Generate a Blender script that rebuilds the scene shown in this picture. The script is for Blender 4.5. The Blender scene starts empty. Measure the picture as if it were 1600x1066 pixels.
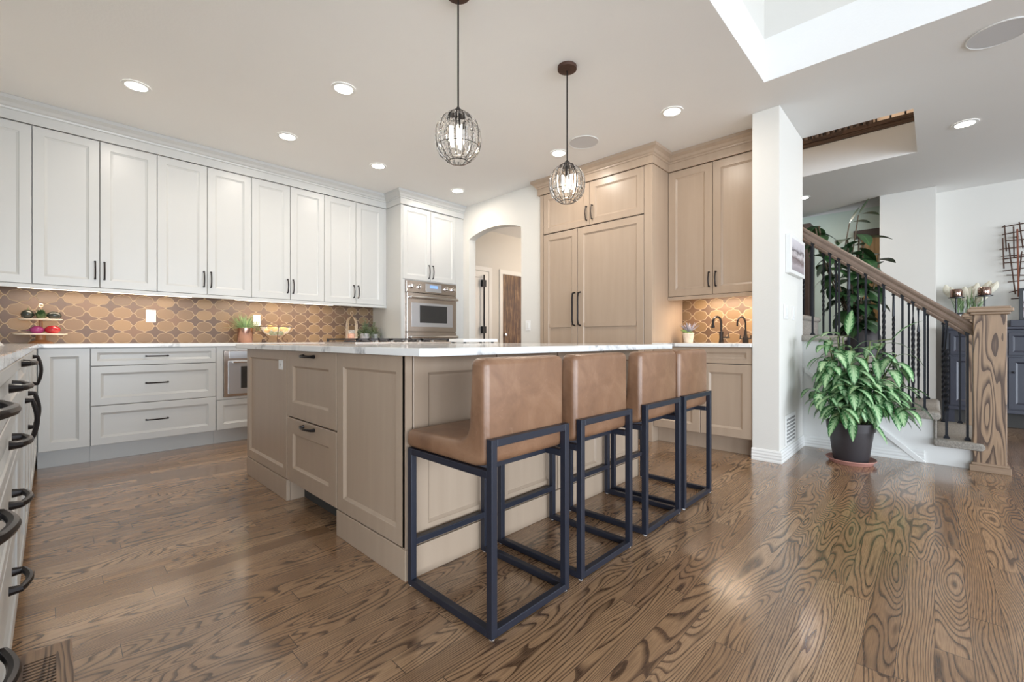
import bpy, bmesh, math, random
from mathutils import Vector, Matrix
C = bpy.context.scene.collection
random.seed(7)
R_ = math.radians

# ------------------------------------------------------------------ camera
HC = 0.945
AZ = math.atan(661/690)
cd = bpy.data.cameras.new('camera'); cam = bpy.data.objects.new('camera', cd); C.objects.link(cam)
cam.location = (0, 0, HC); cam.rotation_euler = (R_(90), 0, AZ - R_(90))
cd.sensor_width = 36; cd.lens = 690/1600*36; cd.shift_y = -2/1600; cd.clip_start = 0.02
bpy.context.scene.camera = cam
# ------------------------------------------------------------------ world, exposure
W = bpy.data.worlds.new('world'); bpy.context.scene.world = W; W.use_nodes = True
bg = W.node_tree.nodes['Background']; bg.inputs[0].default_value = (0.70, 0.84, 1.0, 1); bg.inputs[1].default_value = 1.35
vs = bpy.context.scene.view_settings
vs.view_transform = 'Standard'; vs.look = 'None'; vs.gamma = 1; vs.use_curve_mapping = False
vs.exposure = 0.40
def area(name, loc, rot, sx, sy, power, col, parent=None, disk=False):
    l = bpy.data.lights.new(name, 'AREA'); l.energy = power; l.color = col
    l.shape = 'DISK' if disk else 'RECTANGLE'; l.size = sx
    if not disk: l.size_y = sy
    o = bpy.data.objects.new(name, l); C.objects.link(o); o.location = loc; o.rotation_euler = rot
    if parent:
        o.parent = parent; o.location = Vector(loc) - parent.location
    return o
# daylight of the tall family-room windows behind the camera
area('window_daylight', (-1.0, -12.5, 2.0), (R_(90), 0, 0), 12, 4.0, 1250, (0.84, 0.92, 1.0))
area('window_daylight', (-5.6, -4.8, 1.3), (R_(90), 0, R_(-52)), 4, 2.3, 250, (0.84, 0.92, 1.0))
area('ceiling_fill', (-1.5, -8.6, .2), (R_(130), 0, 0), 10, 1.0, 150, (0.86, 0.93, 1.0))  # added low light aimed upward to brighten the ceiling; no known source
area('far_wall_fill', (6.3, 3.9, 1.9), (R_(90), 0, R_(180)), 1.2, 1.5, 34, (1.0, 0.97, 0.9))  # added fill meant to brighten the pale green wall; no window known there
area('hall_lamp', (4.9, 4.2, 2.70), (0, 0, 0), .4, .4, 1.0, (1.0, 0.86, 0.7))
area('landing_fill', (6.4, 1.6, 5.0), (0, 0, 0), .6, .6, 45, (1.0, 0.85, 0.68))  # added warm light for the upstairs landing, without a fixture
area('right_side_light', (6.0, -6.0, 1.8), (R_(90), 0, 0), 2.0, 2.0, 20, (1.0, 0.90, 0.78))  # unseen area light, tinted to warm the right wall

# ------------------------------------------------------------------ materials
def newmat(name):
    m = bpy.data.materials.new(name); m.use_nodes = True
    return m, m.node_tree.nodes, m.node_tree.links, m.node_tree.nodes['Principled BSDF']
def mat(name, col, rough=.5, metal=0, noise=0, nscale=8, bump=0, bscale=200, spec=None, stretch=(1, 1, 1), trans=0, emit=None, estr=0, coat=0):
    m, N, L, b = newmat(name)
    b.inputs['Base Color'].default_value = (*col, 1); b.inputs['Roughness'].default_value = rough
    b.inputs['Metallic'].default_value = metal
    if spec is not None: b.inputs['Specular IOR Level'].default_value = spec
    if trans: b.inputs['Transmission Weight'].default_value = trans
    if coat: b.inputs['Coat Weight'].default_value = coat; b.inputs['Coat Roughness'].default_value = .1
    if emit: b.inputs['Emission Color'].default_value = (*emit, 1); b.inputs['Emission Strength'].default_value = estr
    tc = N.new('ShaderNodeTexCoord'); mp = N.new('ShaderNodeMapping'); mp.inputs['Scale'].default_value = stretch
    L.new(tc.outputs['Object'], mp.inputs[0])
    if noise:
        n = N.new('ShaderNodeTexNoise'); n.inputs['Scale'].default_value = nscale; n.inputs['Detail'].default_value = 5
        L.new(mp.outputs[0], n.inputs[0])
        mx = N.new('ShaderNodeMix'); mx.data_type = 'RGBA'
        mx.inputs[6].default_value = (*[c*(1-noise) for c in col], 1); mx.inputs[7].default_value = (*[min(1, c*(1+noise)) for c in col], 1)
        L.new(n.outputs[0], mx.inputs[0]); L.new(mx.outputs[2], b.inputs['Base Color'])
    if bump:
        n2 = N.new('ShaderNodeTexNoise'); n2.inputs['Scale'].default_value = bscale; n2.inputs['Detail'].default_value = 3
        L.new(mp.outputs[0], n2.inputs[0]); bp = N.new('ShaderNodeBump'); bp.inputs['Strength'].default_value = bump
        bp.inputs['Distance'].default_value = .004
        L.new(n2.outputs[0], bp.inputs['Height']); L.new(bp.outputs[0], b.inputs['Normal'])
    return m
class X:   # tiny math-node expression helper
    def __init__(s, T, sock): s.T = T; s.s = sock
    def _b(s, op, o=None):
        n = s.T.nodes.new('ShaderNodeMath'); n.operation = op; s.T.links.new(s.s, n.inputs[0])
        if o is not None:
            if isinstance(o, X): s.T.links.new(o.s, n.inputs[1])
            else: n.inputs[1].default_value = o
        return X(s.T, n.outputs[0])
    def __add__(s, o): return s._b('ADD', o)
    def __sub__(s, o): return s._b('SUBTRACT', o)
    def __mul__(s, o): return s._b('MULTIPLY', o)
    def f(s, op, o=None): return s._b(op, o)
def sepxyz(m):
    T = m.node_tree; g = T.nodes.new('ShaderNodeTexCoord'); s = T.nodes.new('ShaderNodeSeparateXYZ'); T.links.new(g.outputs['Object'], s.inputs[0])
    return [X(T, s.outputs[i]) for i in range(3)]
def comb(m, a, b, c=None):
    n = m.node_tree.nodes.new('ShaderNodeCombineXYZ')
    for i, q in enumerate((a, b, c)):
        if q is None: continue
        if isinstance(q, X): m.node_tree.links.new(q.s, n.inputs[i])
        else: n.inputs[i].default_value = q
    return n.outputs[0]
def noise(m, vec, scale, detail=2, rough=.5, dist=0):
    n = m.node_tree.nodes.new('ShaderNodeTexNoise'); n.inputs['Scale'].default_value = scale; n.inputs['Detail'].default_value = detail
    n.inputs['Roughness'].default_value = rough; n.inputs['Distortion'].default_value = dist
    m.node_tree.links.new(vec, n.inputs['Vector']); return X(m.node_tree, n.outputs[0])
def ramp(m, fac, stops):
    n = m.node_tree.nodes.new('ShaderNodeValToRGB'); e = n.color_ramp.elements
    while len(e) < len(stops): e.new(.5)
    for i, (p, c) in enumerate(stops): e[i].position = p; e[i].color = (*c, 1)
    m.node_tree.links.new(fac.s, n.inputs[0]); return n.outputs[0]
def mixc(m, fac, a, b, mode='MIX'):
    n = m.node_tree.nodes.new('ShaderNodeMix'); n.data_type = 'RGBA'; n.blend_type = mode
    for i, q in ((0, fac), (6, a), (7, b)):
        if isinstance(q, X): m.node_tree.links.new(q.s, n.inputs[i])
        elif isinstance(q, (int, float)): n.inputs[i].default_value = q
        elif isinstance(q, tuple): n.inputs[i].default_value = (*q, 1)
        else: m.node_tree.links.new(q, n.inputs[i])
    return n.outputs[2]
def wnoise(m, a, b=None):
    n = m.node_tree.nodes.new('ShaderNodeTexWhiteNoise'); n.noise_dimensions = '2D'
    m.node_tree.links.new(comb(m, a, b if b is not None else 0.0), n.inputs['Vector']); return X(m.node_tree, n.outputs['Value'])

def floor_mat():
    m, N, L, b = newmat('oak_floor'); x, y, z = sepxyz(m)
    row = (y*(1/.083)).f('FLOOR'); r1 = wnoise(m, row)
    xs = x*(1/.95) + r1*7.3
    pid = xs.f('FLOOR'); r2 = wnoise(m, row, pid); r3 = wnoise(m, pid*1.7+3.1, row*2.3)
    v = comb(m, x*1.3 + r3*31.0, y*8.0 + r2*17.0, r2*40.0)
    n = noise(m, v, 1.0, 1.2, .45, .12)
    sel = wnoise(m, pid*3.3+1.7, row*1.9+5.1).f('GREATER_THAN', .66)
    freq = r3*22.0 + 15.0
    wob = noise(m, comb(m, x*2.2 + r2*9.0, y*30.0, r3*12.0), 1.0, 2)
    t = (n*freq*(sel*-.45 + 1.0) + (y*120.0 + wob*3.0)*sel).f('FRACT')
    fib = noise(m, comb(m, x*14.0, y*420.0, r2*9.0), 1.0, 2)
    tt = t + (fib - .5)*.45
    g = X(m.node_tree, ramp(m, tt, [(0, (.25,)*3), (.08, (.0,)*3), (.24, (.45,)*3), (.42, (1,)*3), (1, (.82,)*3)]))
    base = ramp(m, r2, [(0, (.28, .165, .09)), (.35, (.45, .28, .155)), (.7, (.36, .215, .12)), (1, (.53, .345, .20))])
    dark = (.045, .022, .012)
    col = mixc(m, g, dark, base)
    col = mixc(m, ((fib-.42)*2.2).f('MAXIMUM', 0.0).f('MINIMUM', 0.5), col, (.16, .09, .055))
    fy = (y*(1/.083)).f('FRACT'); fx = xs.f('FRACT')
    seam = (fy.f('LESS_THAN', .018)).f('MAXIMUM', fx.f('LESS_THAN', .0022))
    col = mixc(m, seam, col, (.05, .028, .018))
    L.new(col, b.inputs['Base Color'])
    rg = noise(m, comb(m, x, y, 0.0), 3.0, 3)
    L.new((rg*.10 + .13 + (g*-.05 + .03)).s, b.inputs['Roughness'])
    b.inputs['Specular IOR Level'].default_value = .6; b.inputs['Coat Weight'].default_value = .35; b.inputs['Coat Roughness'].default_value = .14
    bp = N.new('ShaderNodeBump'); bp.inputs['Strength'].default_value = .12; bp.inputs['Distance'].default_value = .002
    L.new((g*.6 - seam*1.0).s, bp.inputs['Height']); L.new(bp.outputs[0], b.inputs['Normal'])
    return m
def tile_mat(name, axis, uo, W=.155, H=.113):
    m, N, L, b = newmat(name); c = sepxyz(m); u = c[axis] + uo; v = c[2]
    U = u*(1/W); V = v*(1/H)
    p = U+V; q = U-V
    pi = math.pi
    def f(t): return ((t*pi).f('SINE') - (t*(3*pi)).f('SINE')*.55)*.092
    P = p - f(q)*((p*pi).f('COSINE')); Q = q - f(p)*((q*pi).f('COSINE'))
    dP = ((P.f('FRACT') - .5).f('ABSOLUTE')*-1.0 + .5); dQ = ((Q.f('FRACT') - .5).f('ABSOLUTE')*-1.0 + .5)
    d = dP.f('MINIMUM', dQ)
    rnd = wnoise(m, P.f('FLOOR') + .5, Q.f('FLOOR') + .5)
    par = ((P.f('FLOOR') + Q.f('FLOOR'))*.5).f('FRACT')*2.0      # 0 lobed tiles, 1 pointed tiles
    cA = ramp(m, rnd, [(0, (.235, .148, .072)), (.5, (.17, .105, .054)), (1, (.135, .082, .046))])
    cB = ramp(m, rnd, [(0, (.085, .050, .032)), (.6, (.115, .067, .042)), (1, (.16, .090, .050))])
    col = mixc(m, par, cB, cA)
    ins = X(m.node_tree, ramp(m, d, [(0, (0,)*3), (.022, (0,)*3), (.04, (1,)*3), (1, (1,)*3)]))
    col = mixc(m, ins, (.34, .26, .175), col)
    L.new(col, b.inputs['Base Color'])
    L.new((ins*-.20 + .62).s, b.inputs['Roughness'])
    bp = N.new('ShaderNodeBump'); bp.inputs['Strength'].default_value = .5; bp.inputs['Distance'].default_value = .003
    L.new(ins.s, bp.inputs['Height']); L.new(bp.outputs[0], b.inputs['Normal'])
    return m
def marble_mat():
    m, N, L, b = newmat('white_quartz'); x, y, z = sepxyz(m)
    n = noise(m, comb(m, x, y, z), 1.6, 6, .6, 1.2)
    vein = ((n-.5).f('ABSOLUTE')*28.0).f('MINIMUM', 1.0)
    n2 = noise(m, comb(m, x, y, z), 5, 4, .6, .8)
    msk = ((n2-.45)*6.0).f('MAXIMUM', 0.0).f('MINIMUM', 1.0)
    fac = (vein*-1.0 + 1.0)*msk
    L.new(mixc(m, fac, (.80, .80, .79), (.33, .33, .34)), b.inputs['Base Color']); b.inputs['Roughness'].default_value = .12
    return m
def wood_mat(name, c1, c2, axis=2, sc=1.0, rings=9, rough=.35, fine=.4, along=.7):
    m, N, L, b = newmat(name); q = sepxyz(m)
    sx = [9.0*sc]*3; sx[axis] = along*sc
    n = noise(m, comb(m, q[0]*sx[0], q[1]*sx[1], q[2]*sx[2]), 1.0, 1.5, .45, .3)
    t = (n*rings).f('FRACT')
    s2 = [260.0]*3; s2[axis] = 8.0
    fb = noise(m, comb(m, q[0]*s2[0], q[1]*s2[1], q[2]*s2[2]), 1.0, 2)
    tt = t + (fb-.5)*fine
    L.new(ramp(m, tt, [(0, c2), (.14, c2), (.34, tuple((a+d)/2 for a, d in zip(c1, c2))), (.6, c1), (1, tuple(a*.85 for a in c1))]), b.inputs['Base Color'])
    b.inputs['Roughness'].default_value = rough
    return m
def glaze_mat():
    m, N, L, b = newmat('taupe_glazed_maple'); x, y, z = sepxyz(m)
    n = noise(m, comb(m, x*22.0, y*22.0, z*1.5), 1.0, 4)
    n2 = noise(m, comb(m, x, y, z*.6), 2.2, 3)
    col = mixc(m, n, (.36, .272, .20), (.455, .352, .265)); col = mixc(m, n2*.5, col, (.38, .285, .21))
    g = N.new('ShaderNodeNewGeometry')
    pt = N.new('ShaderNodeMath'); pt.operation = 'LESS_THAN'; pt.inputs[1].default_value = .0; L.new(g.outputs['Pointiness'], pt.inputs[0])
    L.new(col, b.inputs['Base Color']); b.inputs['Roughness'].default_value = .33
    return m
def leaf_mat(name, edge, mid, varieg=True):
    m, N, L, b = newmat(name)
    uvn = N.new('ShaderNodeUVMap'); s = N.new('ShaderNodeSeparateXYZ'); L.new(uvn.outputs[0], s.inputs[0])
    u, v = X(m.node_tree, s.outputs[0]), X(m.node_tree, s.outputs[1])
    x, y, z = sepxyz(m)
    a = (u - .5).f('ABSOLUTE')*2.0
    if varieg:
        feather = ((v*14.0 - a*3.0)*math.pi).f('SINE')
        n = noise(m, comb(m, x, y, z), 60, 3)
        k = a*1.25 + feather*.22 + (n-.5)*.9
        col = ramp(m, k, [(0, mid), (.55, mid), (.85, edge), (1, tuple(c*.8 for c in edge))])
        col = mixc(m, a.f('LESS_THAN', .05), col, (.55, .68, .42))
    else:
        n = noise(m, comb(m, x, y, z), 9, 2)
        col = mixc(m, n, edge, mid); col = mixc(m, a.f('LESS_THAN', .06), col, tuple(min(1, c*1.8) for c in mid))
    L.new(col, b.inputs['Base Color']); b.inputs['Roughness'].default_value = .35
    b.inputs['Subsurface Weight'].default_value = 0
    return m
def carpet_mat():
    m, N, L, b = newmat('grey_beige_carpet'); x, y, z = sepxyz(m)
    v = comb(m, x, y, z)
    n = noise(m, v, 110, 4, .8); n2 = noise(m, v, 38, 3); n = ((n-.5)*3.0 + .5).f('MAXIMUM', 0.0).f('MINIMUM', 1.0)
    L.new(mixc(m, n2*.5, mixc(m, n, (.22, .19, .165), (.74, .68, .60)), (.62, .56, .49)), b.inputs['Base Color']); b.inputs['Roughness'].default_value = .95
    bp = N.new('ShaderNodeBump'); bp.inputs['Strength'].default_value = .9; bp.inputs['Distance'].default_value = .008
    L.new((n+n2).s, bp.inputs['Height']); L.new(bp.outputs[0], b.inputs['Normal'])
    return m
def leather_mat():
    m, N, L, b = newmat('tan_leather'); x, y, z = sepxyz(m); v = comb(m, x, y, z)
    n = noise(m, v, 7, 5, .6, .6); n2 = noise(m, v, 28, 4, .6, 1.0)
    col = ramp(m, n, [(.25, (.155, .078, .042)), (.5, (.22, .115, .064)), (.75, (.30, .17, .10))])
    sc = ((n2-.66)*5.0).f('MAXIMUM', 0.0).f('MINIMUM', .5)
    L.new(mixc(m, sc, col, (.40, .27, .19)), b.inputs['Base Color'])
    b.inputs['Roughness'].default_value = .34
    bp = N.new('ShaderNodeBump'); bp.inputs['Strength'].default_value = .25; bp.inputs['Distance'].default_value = .003
    n3 = noise(m, v, 240, 2); L.new((n3*.3 + n2).s, bp.inputs['Height']); L.new(bp.outputs[0], b.inputs['Normal'])
    return m
def photo_mat():
    m, N, L, b = newmat('landscape_print'); x, y, z = sepxyz(m)
    n = noise(m, comb(m, x*5.0, 0.0, z*22.0), 1.0, 5, .65)
    k = z*3.1 + (n-.5)*.42
    L.new(ramp(m, k, [(0, (.20, .17, .19)), (.25, (.42, .36, .38)), (.40, (.13, .08, .08)), (.52, (.60, .55, .56)), (.60, (.10, .08, .09)), (.70, (.55, .52, .55)), (1, (.66, .63, .66))]), b.inputs['Base Color'])
    b.inputs['Roughness'].default_value = .3
    return m
M = dict(
 wall=mat('wall_paint', (.70, .685, .645), .75, noise=.015, nscale=2, bump=.12, bscale=90),
 ceil=mat('ceiling_paint', (.82, .82, .81), .85, noise=.015, nscale=2, bump=.15, bscale=70),
 trim=mat('white_trim_paint', (.78, .78, .76), .35, noise=.01, nscale=4),
 white=mat('white_cabinet_paint', (.525, .525, .51), .32, noise=.012, nscale=5),
 glaze=glaze_mat(), floor=floor_mat(), quartz=marble_mat(), tileY=tile_mat('arabesque_tile', 0, .02), tileX=tile_mat('arabesque_tile_bar', 1, .0),
 bronze=mat('dark_bronze', (.028, .024, .024), .32, .7, noise=.2, nscale=40), gap=mat('painted_gap_shade', (.05, .048, .045), .8, noise=.05),  # gap: near-black tone standing in for shade in gaps and recesses
 blk=mat('black_powdercoat', (.018, .021, .034), .38, .15, noise=.1, nscale=30, bump=.03, bscale=400),
 iron=mat('black_wrought_iron', (.013, .014, .019), .42, .4, noise=.15, nscale=60),
 leather=leather_mat(), steel=mat('brushed_stainless', (.56, .50, .46), .24, 1, noise=.06, nscale=6, stretch=(1, 1, 40)),
 steel2=mat('polished_steel', (.75, .73, .72), .12, 1, noise=.03), ovenglass=mat('oven_glass', (.035, .034, .034), .06, 0, noise=.1), ovenface=mat('oven_door_steel', (.52, .53, .56), .30, .75, noise=.03, nscale=3),
 lcd=mat('blue_display', (.06, .10, .2), .2, emit=(.25, .42, .8), estr=.9, noise=.02),
 led=mat('led_strip', (1, 1, 1), .5, emit=(1.0, .88, .74), estr=4, noise=.001), lamp=mat('downlight_lens', (1, 1, 1), .5, emit=(1.0, .95, .88), estr=18, noise=.001),
 bulb=mat('bulb_glow', (1, 1, 1), .5, emit=(1.0, .86, .66), estr=14, noise=.001),
 crystal=mat('crystal', (1, 1, 1), .02, trans=1.0, bump=.02, bscale=60), glass=mat('clear_glass', (.95, .97, .96), .03, noise=.01),
 plastic=mat('white_plastic', (.82, .82, .82), .35, noise=.01), slot=mat('dark_slots', (.05, .05, .05), .6, noise=.05),
 grey=mat('speaker_grille', (.60, .60, .61), .8, noise=.04, nscale=300, bump=.3, bscale=500),
 oak=wood_mat('stained_oak', (.36, .24, .15), (.085, .05, .032), axis=2, rings=20, along=.85, fine=.55), oakY=mat('stained_oak_rail', (.20, .14, .105), .4, noise=.3, nscale=14),
 oakdk=wood_mat('dark_stained_oak', (.12, .066, .04), (.05, .026, .018), axis=1), oakX=wood_mat('stained_oak_vent', (.33, .21, .13), (.10, .06, .04), axis=1, sc=2),
 carpet=carpet_mat(), leaf=leaf_mat('variegated_leaf', (.045, .16, .05), (.33, .52, .27)), dleaf=leaf_mat('dark_glossy_leaf', (.018, .05, .018), (.035, .09, .03), False),
 grass=leaf_mat('grass_blade', (.10, .22, .07), (.35, .45, .25), False), herb=leaf_mat('silver_green_leaf', (.16, .27, .16), (.60, .70, .56), False), agave=leaf_mat('grey_violet_leaf', (.14, .14, .2), (.4, .4, .5), False), succ=leaf_mat('green_succulent_leaf', (.12, .3, .08), (.42, .6, .25), False),
 stem=mat('plant_stem', (.14, .17, .06), .6, noise=.2, nscale=30), stemb=mat('woody_stem', (.10, .07, .04), .7, noise=.2, nscale=30),
 pot=mat('dark_plastic_pot', (.035, .03, .033), .45, noise=.1, nscale=10), soil=mat('potting_soil', (.05, .032, .02), .95, noise=.4, nscale=60, bump=.6, bscale=80), terra=mat('pink_terracotta', (.42, .20, .16), .6, noise=.1, nscale=12),
 copper=mat('copper_steel', (.42, .25, .2), .22, 1, noise=.08, nscale=4, stretch=(30, 30, 1)), gold=mat('aged_brass_wire', (.55, .42, .30), .35, .8, noise=.1),
 peb=mat('copper_pebbles', (.62, .28, .15), .35, .2, noise=.4, nscale=90, bump=.5, bscale=90), ribpot=mat('grey_ceramic', (.42, .40, .42), .5, noise=.05, nscale=12),
 whitepot=mat('carved_white_pot', (.62, .55, .48), .6, noise=.3, nscale=60, bump=.5, bscale=60), plate=mat('cream_enamel', (.82, .74, .64), .3, noise=.02), acacia=mat('acacia_wood', (.30, .13, .05), .4, noise=.25, nscale=10, stretch=(1, 1, 6)),
 onion=mat('red_onion_skin', (.32, .04, .16), .25, noise=.25, nscale=14, stretch=(1, 1, .2)), pepper=mat('red_pepper_skin', (.45, .01, .02), .15, noise=.1, coat=.5), aub=mat('dark_squash_skin', (.02, .025, .022), .15, noise=.3, nscale=20), arti=mat('artichoke_green', (.07, .10, .04), .5, noise=.4, nscale=30),
 lemon=mat('lemon_skin', (.80, .42, .06), .4, noise=.08, nscale=20, bump=.2, bscale=120), lime=mat('lime_skin', (.14, .17, .03), .35, noise=.15, nscale=20, bump=.2, bscale=120),
 slate=mat('charcoal_blue_paint', (.030, .032, .048), .38, noise=.15, nscale=6, stretch=(8, 8, 1)), mirror=mat('smoked_mercury_glass', (.35, .24, .2), .08, .9, noise=.5, nscale=20), pampas=mat('cream_pampas', (.72, .68, .56), .9, noise=.1, nscale=60, bump=.6, bscale=150),
 rust=mat('rusted_iron', (.085, .045, .032), .6, .5, noise=.3, nscale=40), redrust=mat('red_copper_bar', (.20, .07, .04), .5, .5, noise=.3, nscale=20), print=photo_mat(),
 grate=mat('cast_iron_grate', (.045, .04, .042), .5, .3, noise=.2, nscale=40), bamboo=None, pine=wood_mat('amber_wood_panel', (.42, .27, .12), (.26, .15, .06), axis=2, rings=6), dkcap=mat('dark_walnut', (.05, .03, .022), .5, noise=.3, nscale=12), sage=mat('pale_green_wall', (.64, .74, .66), .8, noise=.02), tanw=mat('warm_tan_wall', (.66, .55, .46), .8, noise=.02), walltv=mat('black_frame', (.012, .012, .014), .3, noise=.1))
M['glass'].node_tree.nodes['Principled BSDF'].inputs['Alpha'].default_value = .13
M['crystal'].node_tree.nodes['Principled BSDF'].inputs['IOR'].default_value = 1.22
def bamboo():
    m, N, L, b = newmat('bark_textured_panel'); x, y, z = sepxyz(m)
    n = noise(m, comb(m, x*38.0, y*38.0, z*3.5), 1.0, 4, .6); n2 = noise(m, comb(m, x*9.0, y*9.0, z*9.0), 1.0, 3)
    L.new(ramp(m, (n*.8+n2*.2), [(.3, (.03, .014, .008)), (.5, (.12, .06, .028)), (.62, (.26, .15, .07)), (.8, (.5, .36, .22))]), b.inputs['Base Color']); b.inputs['Roughness'].default_value = .45
    return m
M['bamboo'] = bamboo()
M['oaktrim'] = mat('oak_moulding', (.30, .205, .135), .4, noise=.3, nscale=22, stretch=(1, .3, 3))

# ------------------------------------------------------------------ mesh helpers
class MB:
    def __init__(s): s.v = []; s.f = []; s.uv = {}
    def add(s, vs, fs, uvs=None):
        o = len(s.v); s.v += [Vector(p) for p in vs]
        for i, f in enumerate(fs):
            if uvs: s.uv[len(s.f)] = uvs[i]
            s.f.append([o+k for k in f])
        return s
    def box(s, x0, x1, y0, y1, z0, z1):
        return s.add([(x0, y0, z0), (x1, y0, z0), (x1, y1, z0), (x0, y1, z0), (x0, y0, z1), (x1, y0, z1), (x1, y1, z1), (x0, y1, z1)],
                     [(0, 3, 2, 1), (4, 5, 6, 7), (0, 1, 5, 4), (1, 2, 6, 5), (2, 3, 7, 6), (3, 0, 4, 7)])
    def fbox(s, F, u0, u1, v0, v1, w0, w1):
        return s.add([F(u, v, w) for w in (w0, w1) for (u, v) in ((u0, v0), (u1, v0), (u1, v1), (u0, v1))],
                     [(0, 3, 2, 1), (4, 5, 6, 7), (0, 1, 5, 4), (1, 2, 6, 5), (2, 3, 7, 6), (3, 0, 4, 7)])
    def rings(s, rs, cap=True, closed=False):
        n = len(rs[0]); o = len(s.v)
        for r in rs: s.v += [Vector(p) for p in r]
        for k in range(len(rs)-1):
            for i in range(n): s.f.append([o+k*n+i, o+k*n+(i+1) % n, o+(k+1)*n+(i+1) % n, o+(k+1)*n+i])
        if closed:
            k = len(rs)-1
            for i in range(n): s.f.append([o+k*n+i, o+k*n+(i+1) % n, o+(i+1) % n, o+i])
        elif cap:
            s.f.append([o+i for i in range(n)][::-1]); s.f.append([o+(len(rs)-1)*n+i for i in range(n)])
        return s
    def lathe(s, c, prof, n=24, axis='z', cap=True):
        rs = []
        for r, h in prof:
            ring = []
            for i in range(n):
                a = 2*math.pi*i/n; p = (r*math.cos(a), r*math.sin(a), h)
                if axis == 'x': p = (p[2], p[0], p[1])
                if axis == 'y': p = (p[0], p[2], p[1])
                ring.append(Vector(c)+Vector(p))
            rs.append(ring)
        return s.rings(rs, cap)
    def tube(s, pts, r, n=8, cap=True, sq=False, closed=False):
        pts = [Vector(p) for p in pts]; rr = r if isinstance(r, (list, tuple)) else [r]*len(pts)
        rs = []; prev = None; m = len(pts)
        for i, p in enumerate(pts):
            if closed: d = (pts[(i+1) % m]-pts[i-1])
            else: d = (pts[min(i+1, m-1)]-pts[max(i-1, 0)])
            d.normalize()
            if prev is None:
                up = Vector((0, 0, 1)) if abs(d.z) < .9 else Vector((1, 0, 0)); a = d.cross(up).normalized()
            else:
                a = (prev - d*prev.dot(d)).normalized()
            prev = a; b = d.cross(a)
            k = 4 if sq else n; off = math.pi/4 if sq else 0; q = math.sqrt(2) if sq else 1
            rs.append([p + (a*math.cos(2*math.pi*j/k+off)+b*math.sin(2*math.pi*j/k+off))*rr[i]*q for j in range(k)])
        return s.rings(rs, cap, closed)
    def prism(s, poly, T, w0, w1):     # poly in 2D, T(a, b, w) -> point
        n = len(poly)
        return s.rings([[T(a, b, w0) for a, b in poly], [T(a, b, w1) for a, b in poly]])
    def ball(s, c, rx, ry=None, rz=None, n=14, m=8, bumpy=0):
        ry = ry or rx; rz = rz or rx; prof = []
        rs = []
        for k in range(m+1):
            t = math.pi*k/m; ring = []
            for i in range(n):
                a = 2*math.pi*i/n; q = 1+bumpy*math.cos(4*a)*math.sin(t)
                ring.append(Vector(c)+Vector((rx*math.sin(t)*math.cos(a)*q+1e-5*math.cos(a), ry*math.sin(t)*math.sin(a)*q+1e-5*math.sin(a), -rz*math.cos(t))))
            rs.append(ring)
        return s.rings(rs)
    def leaf(s, base, d, ln, wd, droop=.5, up=None, seg=6, fold=.25, shape=1.0):
        d = Vector(d).normalized(); p = Vector(base); step = ln/seg; rows = []
        for i in range(seg+1):
            t = i/seg; side = d.cross(Vector((0, 0, 1)))
            if side.length < 1e-3: side = Vector((1, 0, 0))
            side.normalize(); nrm = side.cross(d).normalized()
            w = wd/2*(math.sin(math.pi*min(1, t**shape*.97+.02))**.8)
            rows.append((p - side*w + nrm*w*fold, p.copy(), p + side*w + nrm*w*fold, t))
            d = (d + Vector((0, 0, -droop/seg))).normalized(); p = p + d*step
        vs = []; fs = []; uv = []
        for a, b, c, t in rows: vs += [a, b, c]
        for i in range(seg):
            t0, t1 = rows[i][3], rows[i+1][3]; o = 3*i
            fs.append((o, o+1, o+4, o+3)); uv.append(((0, t0), (.5, t0), (.5, t1), (0, t1)))
            fs.append((o+1, o+2, o+5, o+4)); uv.append(((.5, t0), (1, t0), (1, t1), (.5, t1)))
        s.add(vs, fs, uv); return p
    def clamp(s, xmax=None, ymax=None, zmin=None, xmin=None):
        for p in s.v:
            if xmax is not None and p.x > xmax: p.x = xmax - random.random()*.01
            if xmin is not None and p.x < xmin: p.x = xmin + random.random()*.01
            if ymax is not None and p.y > ymax: p.y = ymax - random.random()*.01
            if zmin is not None and p.z < zmin: p.z = zmin
    def build(s, name, m, parent=None, smooth=False, bevel=0, seg=2, label=None, kind=None, recalc=True, origin=None):
        if parent: o0 = wloc(parent)
        elif origin: o0 = Vector(origin)
        else:
            xs = [p.x for p in s.v]; ys = [p.y for p in s.v]; zs = [p.z for p in s.v]
            o0 = Vector(((min(xs)+max(xs))/2, (min(ys)+max(ys))/2, min(zs)))
        me = bpy.data.meshes.new(name); me.from_pydata([tuple(p-o0) for p in s.v], [], s.f)
        if s.uv:
            ul = me.uv_layers.new(name='UVMap')
            for fi, pl in enumerate(me.polygons):
                u = s.uv.get(fi)
                if u:
                    for k, li in enumerate(pl.loop_indices): ul.data[li].uv = u[k]
        if recalc:
            bm = bmesh.new(); bm.from_mesh(me); bmesh.ops.recalc_face_normals(bm, faces=bm.faces); bm.to_mesh(me); bm.free()
        if smooth:
            for p in me.polygons: p.use_smooth = True
        me.materials.append(m)
        o = bpy.data.objects.new(name, me); C.objects.link(o)
        if parent: o.parent = parent
        else: o.location = o0
        if smooth and smooth != 'all':
            md = o.modifiers.new('es', 'EDGE_SPLIT'); md.split_angle = R_(42)
        if bevel:
            b = o.modifiers.new('bevel', 'BEVEL'); b.width = bevel; b.segments = seg; b.limit_method = 'ANGLE'; b.angle_limit = R_(35)
            if seg > 2:
                for p in me.polygons: p.use_smooth = True
        if label: o['label'] = label
        if kind: o['kind'] = kind
        return o
def wloc(o):
    v = Vector(o.location)
    while o.parent: o = o.parent; v = v + Vector(o.location)
    return v
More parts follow.
